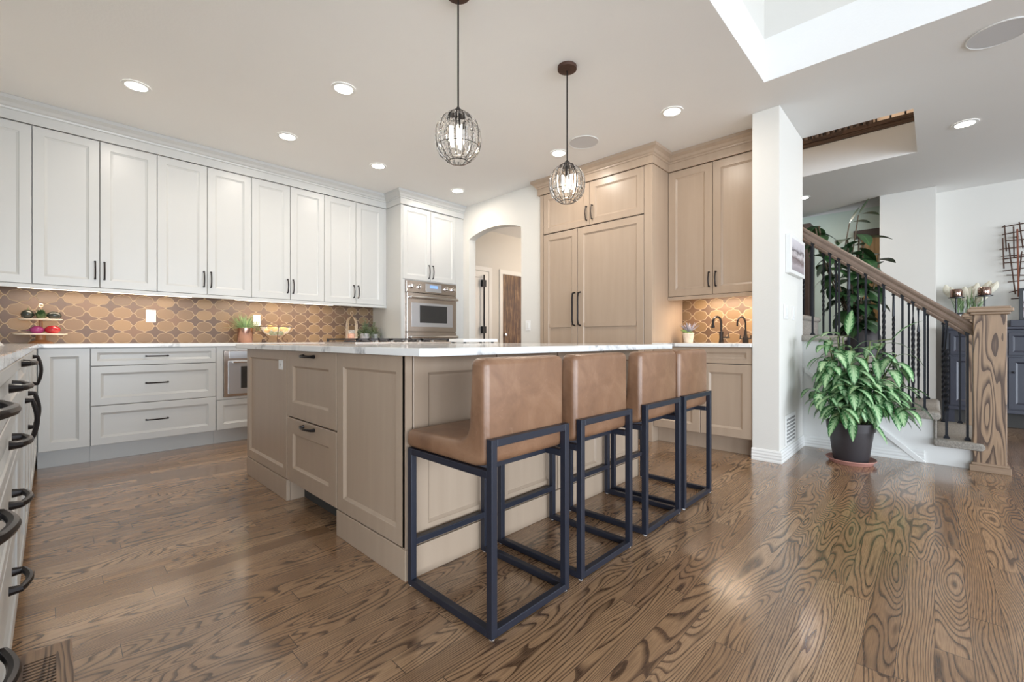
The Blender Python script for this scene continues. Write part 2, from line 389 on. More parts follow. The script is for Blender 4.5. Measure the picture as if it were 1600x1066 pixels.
def thing(name, label, cat, loc=(0, 0, 0), group=None):
    o = bpy.data.objects.new(name, None); C.objects.link(o); o.location = loc; o.empty_display_size = .1
    return tag(o, label, cat, group)
def tag(o, label, cat, group=None, kind=None):
    o['label'] = label; o['category'] = cat
    if group: o['group'] = group
    if kind: o['kind'] = kind
    return o
def struct(name, mb, m, label=None, bevel=0, origin=None, smooth=False):
    o = mb.build(name, m, None, smooth=smooth, bevel=bevel, origin=origin); o['kind'] = 'structure'
    if label: o['label'] = label
    return o
def copy_tree(o, shift=None, parent=None):
    c = o.copy(); C.objects.link(c)
    if parent: c.parent = parent
    if shift: c.location = Vector(o.location) + Vector(shift)
    for ch in list(o.children): copy_tree(ch, None, c)
    return c
def Fy(X0, Y, Z0): return lambda u, v, w: Vector((X0+u, Y-w, Z0+v))      # faces -Y
def Fx(X0, Y0, Z0): return lambda u, v, w: Vector((X0-w, Y0+u, Z0+v))    # faces -X
def Fp(X0, Y0, Z0): return lambda u, v, w: Vector((X0+w, Y0+u, Z0+v))    # faces +X
def Fyp(X0, Y, Z0): return lambda u, v, w: Vector((X0+u, Y+w, Z0+v))     # faces +Y
def door_mb(F, u0, u1, v0, v1, t=.020, st=.06, rec=.010, ch=.017, g=.0023, rail=None):
    mb = MB(); u0 += g; u1 -= g; v0 += g; v1 -= g
    st = min(st, (v1-v0)*.3, (u1-u0)*.3)
    prof = [(0, 0), (0, t-.002), (.002, t), (st, t), (st+.003, t-.004), (st+ch, t-rec), (st+ch+.002, t-rec)]
    rs = [[F(u0+i, v0+i, w), F(u1-i, v0+i, w), F(u1-i, v1-i, w), F(u0+i, v1-i, w)] for i, w in prof]
    mb.rings(rs)
    if rail:      # a mid rail at height rail
        mb.fbox(F, u0+st+ch*.5, u1-st-ch*.5, rail-.02, rail+.02, t-rec-.002, t-.0005)
    return mb
def bow_handle(F, u, v, ln=.13, vertical=True, out=.032, r=.0055):
    mb = MB(); pts = []; n = 12
    for i in range(n+1):
        a = i/n; s = -ln/2 + ln*a; w = out*(.62+.38*math.sin(math.pi*a))
        pts.append(F(u, v+s, w) if vertical else F(u+s, v, w))
    e = ln/2*.86
    s0, s1 = (F(u, v-ln/2, 0), F(u, v+ln/2, 0)) if vertical else (F(u-ln/2, v, 0), F(u+ln/2, v, 0))
    mb.tube([s0]+pts+[s1], [r*1.5]+[r*1.1]+[r]*(n-1)+[r*1.1]+[r*1.5], n=8)
    return mb
def add_handle(door, F, u, v, ln=.13, vertical=True, out=.032, r=.0055, name='handle', t=.02):
    G = lambda a, b, c: F(a, b, c+t-.001)
    return bow_handle(G, u, v, ln, vertical, out, r).build(name, M['bronze'], door, smooth=True)
def sweep_path(path, prof, closed=False):
    mb = MB(); n = len(path); rs = []
    nr = []
    for i in range(n-1):
        d = Vector((path[i+1][0]-path[i][0], path[i+1][1]-path[i][1])).normalized(); nr.append(Vector((d.y, -d.x)))
    for i, p in enumerate(path):
        if i == 0: m = nr[0]
        elif i == n-1: m = nr[-1]
        else:
            m = (nr[i-1]+nr[i])/(1+nr[i-1].dot(nr[i]))
        rs.append([Vector((p[0]+m.x*o, p[1]+m.y*o, z)) for o, z in prof])
    return mb.rings(rs)
T_XY = lambda a, b, w: Vector((a, b, w))
T_YZ = lambda a, b, w: Vector((w, a, b))
T_XZ = lambda a, b, w: Vector((a, w, b))

# ------------------------------------------------------------------ room shell
CZ = 2.74
struct('floor', MB().box(-6, 10, -7, 7, -.1, 0), M['floor'], origin=(0, 0, 0))
cm = MB()
cm.box(-.95, 3.44, .86, 7, CZ, 3.04); cm.box(3.44, 4.634, -7, 7, CZ, 3.04); cm.box(4.634, 5.73, -7, .122, CZ, 3.04); cm.box(4.634, 5.73, 3.2, 7, CZ, 3.04)
cm.box(5.73, 7.17, -7, 7, CZ, 3.04); cm.box(7.17, 7.9, -7, .51, CZ, 3.04)
cm.prism([(7.17, .51), (7.66, 1.43), (7.9, 1.43), (7.9, 7), (7.17, 7)], T_XY, CZ, 3.04)
cm.box(7.1, 7.95, .45, 1.5, 3.041, 3.08); cm.box(7.66, 7.9, .512, 1.428, 2.736, 3.04)
struct('ceiling', cm, M['ceil'], origin=(0, 0, 0))
struct('ceiling_upper', MB().box(-6, 3.44, -7, .86, 5.4, 5.5).box(-6, -.95, .86, 7, 5.4, 5.5), M['ceil'], origin=(0, 0, 0))
struct('wall_landing_side', MB().box(4.634, 7.1, -.12, -.0, 3.04, 5.4).box(4.634, 7.1, 3.2, 3.3, 3.04, 5.4).box(4.5, 7.2, -.12, 3.3, 5.4, 5.5), M['tanw'], origin=(0, 0, 0))
struct('wall_rear_upper', MB().box(-6, 3.44, -7.1, -7, 2.75, 5.5).box(-6.1, -6, -7.1, 7, 2.75, 5.5), M['wall'], origin=(0, 0, 0))
struct('wall_upper', MB().box(-.95, 3.44, .86, .98, 3.04, 5.4).box(3.44, 3.56, -7, .98, 3.04, 5.4), M['wall'], origin=(0, 0, 0))
struct('wall_back', MB().box(-.95, 8, 5.30, 5.42, 0, 3.04), M['wall'], origin=(0, 0, 0))
struct('wall_left', MB().box(-.95, -.70, .62, 5.30, 0, CZ), M['wall'], origin=(0, 0, 0))
# wall with the arched opening, facing the camera side (-X)
def archwall():
    mb = MB(); ya, yb = 3.555, 4.50; zs, zp = 2.285, 2.375; n = 20
    mb.box(3.87, 3.98, 3.24, ya, 0, CZ); mb.box(3.87, 3.98, yb, 5.30, 0, CZ)
    for i in range(n):
        t0, t1 = i/n, (i+1)/n; y0 = ya+(yb-ya)*t0; y1 = ya+(yb-ya)*t1
        f = lambda t: zs+(zp-zs)*math.sin(math.pi*t)**.75 + .0
        mb.prism([(y0, f(t0)), (y1, f(t1)), (y1, CZ), (y0, CZ)], T_YZ, 3.87, 3.98)
    return mb
struct('wall_arch', archwall(), M['wall'], origin=(0, 0, 0))
struct('wall_kitchen_side', MB().box(4.53, 4.65, 1.05, 4.0, 0, CZ), M['wall'], origin=(0, 0, 0))
struct('wall_hall', MB().box(3.98, 4.53, 3.30, 3.40, 0, CZ), M['wall'], origin=(0, 0, 0))
struct('wall_column', MB().box(3.85, 4.65, .855, 1.05, 0, CZ), M['wall'], 'white painted wall end beside the bar sink', bevel=.006, origin=(0, 0, 0))
struct('wall_alcove', MB().box(7.15, 7.5, -.01, .50, 0, CZ).box(7.5, 7.9, -.01, .499, 0, CZ), M['wall'], bevel=.005, origin=(0, 0, 0))
struct('wall_right', MB().box(7.5, 7.62, -7, -.01, 0, CZ), M['wall'], origin=(0, 0, 0))
struct('wall_far', MB().box(7.66, 7.9, .50, 3.6, 0, 2.735), M['sage'], 'pale green wall beyond the stairs', origin=(0, 0, 0))
struct('wall_far_side', MB().box(4.65, 7.9, 3.6, 3.7, 0, CZ), M['tanw'], origin=(0, 0, 0))
struct('wall_landing', MB().box(7.0, 7.1, -1, 3.2, 3.04, 5.4), M['tanw'], origin=(0, 0, 0))
struct('wall_stairwell', MB().box(4.51, 4.634, .0, 3.2, 3.04, 5.4), M['wall'], origin=(0, 0, 0))
# under-stair panel, stringer, baseboards
RISE, RUN, Y1 = .197, .228, -.26
def stepY(k): return Y1 + RUN*(k-1)
poly = [(stepY(1)+.03, 0)]
for k in range(1, 9):
    poly.append((stepY(k)+.03, RISE*k-.03)); poly.append((stepY(k+1)+.03, RISE*k-.03))
poly.append((stepY(9)+.03, 0))
under_poly = poly
base_prof = [(-.001, 0), (.016, 0), (.016, .012), (.013, .022), (.016, .034), (.013, .046), (.015, .058), (.011, .07), (.012, .08), (.006, .092), (-.001, .092)]
struct('baseboard_column', sweep_path([(3.85, 1.05), (3.85, .855), (4.655, .855), (4.655, .06)], base_prof), M['trim'], origin=(0, 0, 0))
struct('trim_1', MB().prism([(.05, 0), (.055, .012), (.84, .70), (.84, .66), (.10, 0)], T_YZ, 4.636, 4.655), M['trim'], 'sloping stringer trim on stair side', bevel=.003, origin=(0, 0, 0))
struct('baseboard_alcove', sweep_path([(7.15, .50), (7.15, -.01), (7.5, -.01), (7.5, -6)], base_prof), M['trim'], origin=(0, 0, 0))
# crowns
cprof = [(-.01, 2.578), (.012, 2.578), (.012, 2.648), (.020, 2.653), (.022, 2.665), (.032, 2.672), (.044, 2.692), (.064, 2.708), (.070, 2.712), (.070, 2.739), (-.01, 2.739)]
struct('trim_2', sweep_path([(-.70, 4.95), (2.90, 4.95), (2.90, 4.62), (3.868, 4.62)], cprof), M['white'], 'white crown moulding above the white cabinets', origin=(0, 0, 0))
struct('trim_3', sweep_path([(3.868, 3.255), (3.84, 3.255), (3.84, 1.887), (4.18, 1.887), (4.18, 1.052)], cprof), M['glaze'], 'taupe crown moulding above the refrigerator and bar cabinets', origin=(0, 0, 0))
struct('trim_4', MB().box(-.70, 2.90, 4.945, 4.965, 1.338, 1.368), M['white'], 'light rail under white wall cabinets', bevel=.003, origin=(0, 0, 0))
struct('trim_5', MB().box(4.175, 4.195, 1.052, 1.887, 1.325, 1.358), M['glaze'], 'light rail under bar cabinet', bevel=.003, origin=(0, 0, 0))
# landing edge and stairwell band
struct('trim_6', MB().box(5.715, 5.76, .122, 3.2, 3.045, 3.085).box(5.705, 5.765, .122, 3.2, 3.085, 3.125), M['oakdk'], 'dark wood band along the landing edge', origin=(0, 0, 0))
lr = thing('landing_railing', 'upstairs dark railing seen through the ceiling opening', 'railing', (5.74, .2, 3.125))
for i in range(22):
    MB().box(5.733, 5.747, .2+i*.11, .214+i*.11, 3.125, 4.0).build('baluster', M['iron'], lr)
MB().box(5.70, 5.78, .15, 2.7, 4.0, 4.06).build('handrail', M['oakdk'], lr)
w = MB()
w.box(6.98, 6.995, .55, 3.0, 3.06, 5.0)
for i in range(40): w.box(6.955, 6.985, .56+i*.06, .585+i*.06, 3.06, 5.0)
tag(w.build('slatted_screen', M['dkcap'], None), 'dark slatted wood screen upstairs behind the railing', 'screen')

# splashes and strips
tag(MB().box(-.70, 2.90, 5.288, 5.2985, .916, 1.3695).build('tile_backsplash', M['tileY'], None, origin=(0, 5.3, 0)), 'brown arabesque tile backsplash between white cabinets and counter', 'backsplash')
tag(MB().box(4.519, 4.5285, 1.053, 1.885, .916, 1.357).build('tile_backsplash', M['tileX'], None, origin=(4.53, 0, 0)), 'small brown arabesque tile backsplash behind the bar faucets', 'backsplash')
def led(name, label, F, u0, u1, Llen):
    t = thing(name, label, 'light', F(u0, 0, 0), 'under-cabinet light bars')
    MB().fbox(F, u0, u1, 0, .022, 0, .045).build('housing', M['trim'], t)
    MB().fbox(F, u0+.01, u1-.01, -.003, 0, .006, .040).build('diffuser', M['led'], t)
    return t
t = led('under_cabinet_light', 'long white light bar under the left wall cabinets above the tiered stand', Fy(-.185, 5.02, 1.342), 0, 1.10, 0)
area('led_light', (.36, 5.0, 1.333), (R_(18), 0, 0), 1.05, .03, 4.0, (1.0, .78, .56), t)
t = led('under_cabinet_light', 'white light bar under the wall cabinets above the glass fruit bowl', Fy(1.25, 5.02, 1.342), 0, 1.0, 0)
area('led_light', (1.75, 5.0, 1.333), (R_(18), 0, 0), .95, .03, 3.8, (1.0, .78, .56), t)
t = led('under_cabinet_light', 'short white light bar under the taupe bar cabinet', Fx(4.27, 1.06, 1.336), 0, .64, 0)
area('led_light', (4.29, 1.38, 1.326), (0, R_(-18), 0), .03, .6, 5.5, (1.0, .80, .60), t)

# ------------------------------------------------------------------ white cabinets
def upper_cab(x0, x1, splits, label, hpos, Y=4.97, z0=1.370, z1=2.578, back=5.288):
    t = thing('wall_cabinet', label, 'cabinet', ((x0+x1)/2, Y, z0), 'white wall cabinets along the back wall')
    MB().box(x0+.0005, x1-.0005, Y+.001, back, z0, z1-.002).build('carcass', M['white'], t)
    MB().box(x0+.004, x1-.004, Y-.001, Y+.001, z0+.004, z1-.004).build('painted_shadow_gap', M['gap'], t)  # dark sheet that paints the shade between the doors
    F = Fy(0, Y-.001, 0)
    xs = [x0]+splits+[x1]
    for i in range(len(xs)-1):
        d = door_mb(F, xs[i], xs[i+1], z0, z1-.003, st=.062).build('door', M['white'], t)
        s = hpos[i]
        if s: add_handle(d, F, xs[i+1]-.028 if s > 0 else xs[i]+.028, 1.512, .14)
    return t
upper_cab(-.56, -.10, [], 'white wall cabinet door cut off at the left edge of the photo', [-1])
upper_cab(-.10, .647, [.277], 'white double-door wall cabinet above the tiered stand and left outlet', [1, -1])
upper_cab(.647, 1.391, [1.019], 'white double-door wall cabinet second from the left, left of the grass pot', [1, -1])
upper_cab(1.391, 2.124, [1.759], 'white double-door wall cabinet above the glass fruit bowl', [1, -1])
upper_cab(2.124, 2.861, [2.496], 'white double-door wall cabinet beside the oven tower', [1, -1])
struct('trim_7', MB().box(2.861, 2.899, 4.955, 5.288, 1.37, 2.577), M['white'], 'white filler strip beside oven tower', origin=(0, 0, 0))
# base cabinets on the back wall
YB = 4.66
def base_cab(x0, x1, label, name='base_cabinet', z0=.130, z1=.884):
    t = thing(name, label, 'cabinet', ((x0+x1)/2, YB, 0), 'white base cabinets along the back wall')
    MB().box(x0+.0005, x1-.0005, YB+.001, 5.288, z0, z1).build('carcass', M['white'], t)
    MB().box(x0+.0005, x1-.0005, YB+.075, YB+.095, 0, z0).build('toe_kick', M['white'], t)
    MB().box(x0+.003, x1-.003, YB-.001, YB+.001, z0+.004, z1-.004).build('painted_shadow_gap', M['gap'], t)
    return t
FB = Fy(0, YB-.001, 0)
t = base_cab(-.07, .207, 'narrow white base cabinet in the left corner with one plain door')
door_mb(FB, -.068, .207, .132, .882, st=.06).build('door', M['white'], t)
t = base_cab(.207, 1.020, 'wide white base cabinet with three drawers below the left outlet')
for z0, z1, zh in ((.742, .882, .812), (.436, .742, .592), (.132, .436, .292)):
    d = door_mb(FB, .207, 1.020, z0, z1, st=.055 if z1-z0 > .2 else .035).build('drawer', M['white'], t)
    add_handle(d, FB, .607, zh, .14, False)
t = base_cab(1.020, 1.78, 'white base cabinet holding the built-in steel microwave')
MB().fbox(FB, 1.022, 1.075, .405, .882, 0, .02).fbox(FB, 1.705, 1.778, .405, .882, 0, .02).fbox(FB, 1.075, 1.705, .845, .882, 0, .02).fbox(FB, 1.075, 1.705, .405, .425, 0, .02).build('surround', M['white'], t)
d = door_mb(FB, 1.022, 1.778, .132, .403, st=.05).build('drawer', M['white'], t); add_handle(d, FB, 1.4, .3, .14, False)
mw = thing('built_in_microwave', 'stainless built-in microwave in the white base cabinets left of the island', 'microwave', (1.39, YB-.02, .426))
MB().fbox(FB, 1.077, 1.703, .427, .843, .002, .03).build('body', M['steel'], mw, bevel=.003)
MB().fbox(FB, 1.12, 1.69, .775, .838, .03, .036).build('control_panel', M['ovenface'], mw)
MB().fbox(FB, 1.11, 1.69, .45, .755, .03, .042).build('door', M['ovenface'], mw, bevel=.004)
MB().fbox(FB, 1.21, 1.60, .50, .70, .042, .044).build('window', M['ovenglass'], mw)
MB().tube([FB(1.14, .742, .07), FB(1.66, .742, .07)], .008).tube([FB(1.16, .742, .04), FB(1.16, .742, .07)], .006).tube([FB(1.64, .742, .04), FB(1.64, .742, .07)], .006).build('handle', M['steel2'], mw, smooth=True)
t = base_cab(1.78, 2.34, 'white base cabinet with double doors hidden mostly behind the island, left unit')
for a, b in ((1.78, 2.06), (2.06, 2.34)): door_mb(FB, a, b, .132, .882).build('door', M['white'], t)
t = base_cab(2.34, 2.90, 'white base cabinet behind the island against the oven tower')
for a, b in ((2.34, 2.62), (2.62, 2.90)): door_mb(FB, a, b, .132, .882).build('door', M['white'], t)
# L-shaped counter
wt = MB().prism([(-.70, 5.289), (-.70, .85), (-.066, .85), (-.066, 4.625), (2.899, 4.625), (2.899, 5.289)], T_XY, .885, .915)
tag(wt.build('countertop', M['quartz'], None, bevel=.003), 'white veined quartz counter running along the back and left walls', 'countertop')
# left run of cabinets facing +X
XL = -.092
FL = Fp(XL+.001, 0, 0)
def left_cab(y0, y1, label, fronts):
    t = thing('base_cabinet', label, 'cabinet', (XL, (y0+y1)/2, 0), 'white base cabinets along the left wall')
    MB().box(-.699, XL-.001, y0+.0005, y1-.0005, .13, .884).build('carcass', M['white'], t)
    MB().box(XL-.095, XL-.075, y0+.0005, y1-.0005, 0, .13).build('toe_kick', M['white'], t)
    MB().box(XL-.001, XL+.001, y0+.003, y1-.003, .134, .880).build('painted_shadow_gap', M['gap'], t)
    for nm, a, b, z0, z1, hy, hz, vert in fronts:
        d = door_mb(FL, a, b, z0, z1, st=.05 if z1-z0 > .2 else .03).build(nm, M['white'], t)
        if hz: add_handle(d, FL, hy, hz, .15 if vert else .13, vert, .034, .008)
left_cab(.855, 1.30, 'white drawer cabinet nearest the camera at the left frame edge',
         [('drawer', .855, 1.30, .76, .882, .985, .842, False), ('drawer', .855, 1.30, .60, .758, .985, .672, False), ('drawer', .855, 1.30, .132, .598, .985, .455, False)])
left_cab(1.30, 2.06, 'white four-drawer cabinet, second from the camera on the left wall',
         [('drawer', 1.30, 2.06, .752, .882, 1.71, .825, False), ('drawer', 1.30, 2.06, .612, .750, 1.71, .684, False), ('drawer', 1.30, 2.06, .43, .610, 1.71, .535, False), ('drawer', 1.30, 2.06, .132, .428, 1.71, .325, False)])
left_cab(2.06, 2.62, 'white cabinet with one top drawer over a door on the left wall',
         [('drawer', 2.06, 2.62, .78, .882, 2.34, .862, False), ('door', 2.06, 2.62, .132, .778, 2.58, .63, True)])
left_cab(2.62, 3.30, 'white double-door cabinet on the left wall with tall bow handle', [('door', 2.62, 2.95, .132, .882, 2.92, .63, True), ('door', 2.95, 3.30, .132, .882, 0, 0, True)])
left_cab(3.30, 4.655, 'white cabinet in the left corner with vertical handle near the counter', [('door', 3.30, 3.85, .132, .882, 3.62, .775, True), ('door', 3.85, 4.65, .132, .882, 0, 0, True)])

# ------------------------------------------------------------------ oven tower
YT = 4.64
t = thing('oven_cabinet', 'tall white cabinet tower around the double oven', 'cabinet', (3.38, YT, 0))
MB().box(2.901, 2.955, YT+.001, 5.288, .0, 2.577).box(3.735, 3.868, YT+.001, 5.288, 0, 2.577).box(2.955, 3.735, YT+.001, 5.288, 1.675, 2.577).box(2.955, 3.735, YT+.05, 5.288, 0, .30).build('carcass', M['white'], t)
FT = Fy(0, YT, 0)
MB().fbox(FT, 2.901, 2.955, .10, 1.678, 0, .018).fbox(FT, 3.738, 3.868, .10, 2.575, 0, .018).fbox(FT, 2.901, 2.925, 1.678, 2.575, 0, .018).build('face_frame', M['white'], t)
for a, b, s in ((2.925, 3.331, 1), (3.331, 3.738, -1)):
    d = door_mb(FT, a, b, 1.682, 2.572, st=.055).build('door', M['white'], t); add_handle(d, FT, b-.03 if s > 0 else a+.03, 1.80, .16)
door_mb(FT, 2.955, 3.735, .10, .30, st=.05).build('drawer', M['white'], t)
ov = thing('double_wall_oven', 'stainless steel double wall oven in the white tower', 'oven', (3.345, YT, .32))
MB().fbox(FT, 2.957, 3.733, .305, 1.672, -.40, .012).build('body', M['steel'], ov)
cp = MB().fbox(FT, 2.962, 3.728, 1.525, 1.665, .012, .045).build('control_panel', M['steel'], ov, bevel=.004)
for u in (3.03, 3.15, 3.56, 3.67):
    MB().rings([[FT(u+r*math.cos(a), 1.60+r*math.sin(a), w) for a in [k*math.pi/10 for k in range(20)]] for r, w in ((.034, .045), (.034, .052), (.026, .056), (.022, .085), (.014, .088))]).build('knob', M['steel2'], cp, smooth=True)
MB().fbox(FT, 3.24, 3.48, 1.545, 1.645, .045, .050).build('display_bezel', M['ovenface'], cp)
MB().fbox(FT, 3.30, 3.42, 1.592, 1.628, .050, .052).build('display', M['lcd'], cp)
def oven_door(z0, z1):
    d = MB().fbox(FT, 2.965, 3.725, z0, z1, .012, .050).build('oven_door', M['steel'], ov, bevel=.006)
    h = z1-z0
    MB().fbox(FT, 3.03, 3.66, z0+.06, z1-.12, .050, .053).build('face', M['ovenface'], d)
    MB().fbox(FT, 3.145, 3.565, z0+.11, z1-.15, .053, .056).build('window', M['ovenglass'], d)
    hh = MB().tube([FT(2.985, z1-.055, .105), FT(3.705, z1-.055, .105)], .014, n=12)
    for u in (3.0, 3.69): hh.tube([FT(u, z1-.055, .05), FT(u, z1-.055, .112)], .018, n=12)
    hh.build('handle', M['steel2'], d, smooth=True)
oven_door(1.045, 1.520); oven_door(.40, 1.035)

# ------------------------------------------------------------------ island
isl = thing('kitchen_island', 'large taupe kitchen island with framed panels and two drawers', 'island', (1.9, 2.5, 0))
MB().box(.975, 2.83, 1.51, 3.50, .12, .884).box(.975, 2.83, 1.51, 2.09, 0, .12).box(.975, 2.83, 2.74, 3.50, 0, .12).box(1.06, 2.83, 2.09, 2.74, 0, .12).build('body', M['glaze'], isl)
FI = Fx(.975, 0, 0)
door_mb(FI, 2.742, 3.50, .125, .884, st=.055, rec=.012, ch=.012).build('end_panel', M['glaze'], isl)
door_mb(FI, 1.49, 2.088, .125, .884, st=.065, rec=.012, ch=.012).build('end_panel', M['glaze'], isl)
MB().box(.974, .978, 2.092, 2.738, .13, .882).build('painted_shadow_gap', M['gap'], isl)
for z0, z1, zh in ((.500, .884, .855), (.125, .498, .470)):
    d = door_mb(FI, 2.090, 2.740, z0, z1, st=.085, rec=.012, ch=.012, g=.003).build('drawer', M['glaze'], isl)
    add_handle(d, FI, 2.42, zh, .14, False, .034, .007)
for b_ in ((.953, .975, 1.488, 2.089, 0, .123), (.953, .975, 2.741, 3.50, 0, .123), (.9755, 2.83, 1.488, 1.5095, 0, .123)): MB().box(*b_).build('plinth_or_shade', M['glaze'], isl, bevel=.003)
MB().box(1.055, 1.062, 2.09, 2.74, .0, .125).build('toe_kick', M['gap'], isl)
FF = Fy(0, 1.51, 0)
MB().fbox(FF, .955, .985, .125, .884, 0, .021).build('corner_post', M['glaze'], isl)
for a, b in ((.99, 1.45), (1.455, 1.915), (1.92, 2.375), (2.38, 2.83)):
    door_mb(FF, a, b, .125, .884, st=.07, rec=.012, ch=.012).build('back_panel', M['glaze'], isl)
cpn = MB().prism([(.90, 3.56), (.90, 1.315), (.935, 1.28), (2.90, 1.28), (2.90, 3.56)], T_XY, .885, .915)
tag(cpn.build('island_countertop', M['quartz'], None, bevel=.003), 'white veined quartz slab on the taupe island overhanging the stools', 'countertop')
def outlet(F, label, w=.072, h=.115, kind='outlet', name='wall_outlet', grp=None):
    t = thing(name, label, 'outlet' if kind == 'outlet' else 'switch', F(0, 0, 0), grp)
    MB().fbox(F, -w/2, w/2, -h/2, h/2, 0, .005).build('plate', M['plastic'], t, bevel=.0015)
    s = MB()
    if kind == 'outlet':
        for z in (-.027, .027): MB().fbox(F, -.017, .017, z-.014, z+.014, .005, .007).build('socket', M['trim'], t)
        q = MB()
        for z in (-.027, .027):
            for u in (-.007, .007): q.fbox(F, u-.0012, u+.0012, z-.003, z+.006, .007, .0075)
            q.fbox(F, -.002, .002, z-.010, z-.006, .007, .0075)
        q.build('slots', M['slot'], t)
    else:
        n = max(1, round(w/.05)-0) if w > .09 else 1
        for i in range(n):
            u = (i-(n-1)/2)*.046
            MB().fbox(F, u-.016, u+.016, -.033, .033, .005, .010).build('rocker', M['trim'], t, bevel=.001)
    return t
outlet(Fx(.965, 2.855, .822), 'white outlet on the end panel of the taupe island')
outlet(Fy(.645, 5.2875, 1.165), 'white outlet on brown tiles right of the tiered stand', grp=None)
outlet(Fy(1.537, 5.2875, 1.155), 'white outlet plate on brown tiles behind the grass pot')
outlet(Fx(3.869, 3.445, 1.11), 'white switch plate right of the arched opening', kind='switch', name='light_switch')
outlet(Fy(4.02, .854, 1.165), 'wide white switch plate on the wall end beside the stairs', w=.12, kind='switch', name='light_switch')
outlet(Fy(4.27, .854, 1.165), 'narrow white switch plate nearer the stairs than the wide one', kind='switch', name='light_switch')
# cooktop
ct = thing('gas_cooktop', 'stainless gas cooktop with black grates on the island', 'cooktop', (1.91, 3.21, .915))
MB().box(1.486, 2.336, 2.95, 3.47, .9155, .928).build('pan', M['steel'], ct, bevel=.003)
for i in range(3):
    x0 = 1.50+i*.278; g = MB()
    for y in (2.965, 3.20, 3.44): g.box(x0, x0+.268, y, y+.014, .943, .955)
    for x in (x0, x0+.085, x0+.168, x0+.254): g.box(x, x+.014, 2.965, 3.454, .943, .955)
    for x in (x0, x0+.254):
        for y in (2.965, 3.44): g.box(x, x+.014, y, y+.014, .928, .943)
    gr = g.build('grate', M['grate'], ct)
    for y in (3.08, 3.33):
        MB().lathe((x0+.134, y, .928), [(.05, 0), (.05, .006), (.035, .008), (.033, .013), (.001, .014)], 16).build('burner', M['grate'], ct, smooth=True)
for i in range(5): MB().lathe((1.66+i*.125, 2.972-.0, .9285), [(.018, 0), (.016, .012), (.001, .012)], 14).build('knob', M['steel2'], ct, smooth=True)
tr = thing('serving_tray', 'low white tray on dark feet beside the cooktop', 'tray', (2.62, 3.0, .915))
MB().box(2.43, 2.84, 2.90, 3.12, .925, .952).build('tray_top', M['plastic'], tr, bevel=.004)
for x in (2.47, 2.80):
    for y in (2.93, 3.09): MB().lathe((x, y, .9152), [(.012, 0), (.012, .01)], 10).build('foot', M['slot'], tr)

# ------------------------------------------------------------------ stools
def make_stool():
    t = thing('counter_stool', 'tan leather counter stool with black frame, nearest the camera', 'stool', (0, 0, 0), 'tan leather stools at the island')
    w, a = .405, .025; y0, y1 = -.245, .225
    def leg(nm, x, y, h): MB().box(x, x+a, y, y+a, 0.004, h).build(nm, M['blk'], t, bevel=.002)
    leg('leg', -w/2, y0, .63); leg('leg', w/2-a, y0, .63); leg('leg', -w/2, y1-a, .53); leg('leg', w/2-a, y1-a, .53)
    e = .0
    MB().box(-w/2+a, w/2-a, y0, y0+a, .605, .63).build('back_bar', M['blk'], t, bevel=.002)
    MB().box(-w/2, -w/2+a, y0+a, y1-a, .505, .53).box(w/2-a, w/2, y0+a, y1-a, .505, .53).box(-w/2+a, w/2-a, y1-a, y1, .505, .53).box(-w/2+a, w/2-a, y0+a+.07, y0+2*a+.07, .505, .53).build('seat_frame', M['blk'], t, bevel=.002)
    MB().box(-w/2, -w/2+a, y0+a, y1-a, .004, .029).box(w/2-a, w/2, y0+a, y1-a, .004, .029).box(-w/2+a, w/2-a, y0, y0+a, .004, .029).build('base_rail', M['blk'], t, bevel=.002)
    MB().box(-w/2+a, w/2-a, y1-a, y1, .155, .180).build('footrest', M['blk'], t, bevel=.002)
    for sx in (-1, 1):
        for y in (y0+a/2, y1-a/2): MB().lathe((sx*(w/2-a/2), y, 0), [(.009, 0), (.009, .005)], 8).build('glide', M['plastic'], t)
    # L-shaped upholstery: seat and back in one profile
    yb = y0+a+.001
    pr = [(yb, .545), (yb, .885), (yb+.075, .887), (yb+.088, .66), (yb+.100, .632), (yb+.13, .612), (yb+.17, .606), (y1+.008, .600), (y1+.010, .531), (yb+.06, .531)]
    MB().prism(pr, T_YZ, -w/2-.004+.0, w/2+.004).build('upholstery', M['leather'], t, bevel=.024, seg=4)
    MB().box(-w/2+.03, w/2-.03, y0+.10, y1-.04, .519, .533).build('seat_board', M['slot'], t)
    return t
st0 = make_stool()
labs = ['tan leather counter stool with black frame, nearest the camera', 'tan leather counter stool, second from the camera', 'tan leather counter stool, third from the camera', 'tan leather counter stool farthest from the camera, overlapping the bar cabinet']
st0.location = (1.153, 1.243, 0)
for i, (x, y) in enumerate(((1.637, 1.243), (2.180, 1.246), (2.633, 1.246))):
    s = copy_tree(st0); s.location = (x, y, 0); s['label'] = labs[i+1]

# ------------------------------------------------------------------ refrigerator wall
XF = 3.86
FR = Fx(XF, 0, 0)
t = thing('refrigerator_surround', 'tall taupe cabinet surround with two upper doors over the refrigerator', 'cabinet', (4.2, 2.57, 0))
MB().box(XF+.001, 4.528, 1.888, 1.97, 0, 2.577).box(XF+.001, 4.528, 3.19, 3.238, 0, 2.577).box(XF+.001, 4.528, 1.97, 3.19, 2.12, 2.577).build('carcass', M['glaze'], t)
MB().fbox(FR, 1.888, 1.968, 0, 2.577, 0, .018).fbox(FR, 3.19, 3.238, 0, 2.577, 0, .018).build('face_frame', M['glaze'], t, bevel=.002)
MB().box(XF-.002, XF+.001, 1.972, 3.188, .0, 2.576).build('painted_shadow_gap', M['gap'], t)
for a, b, s in ((1.970, 2.573, -1), (2.573, 3.188, 1)):
    d = door_mb(FR, a, b, 2.128, 2.574, st=.065, rec=.011, g=.0025).build('door', M['glaze'], t)
    add_handle(d, FR, b-.035 if s < 0 else a+.035, 2.255, .14)
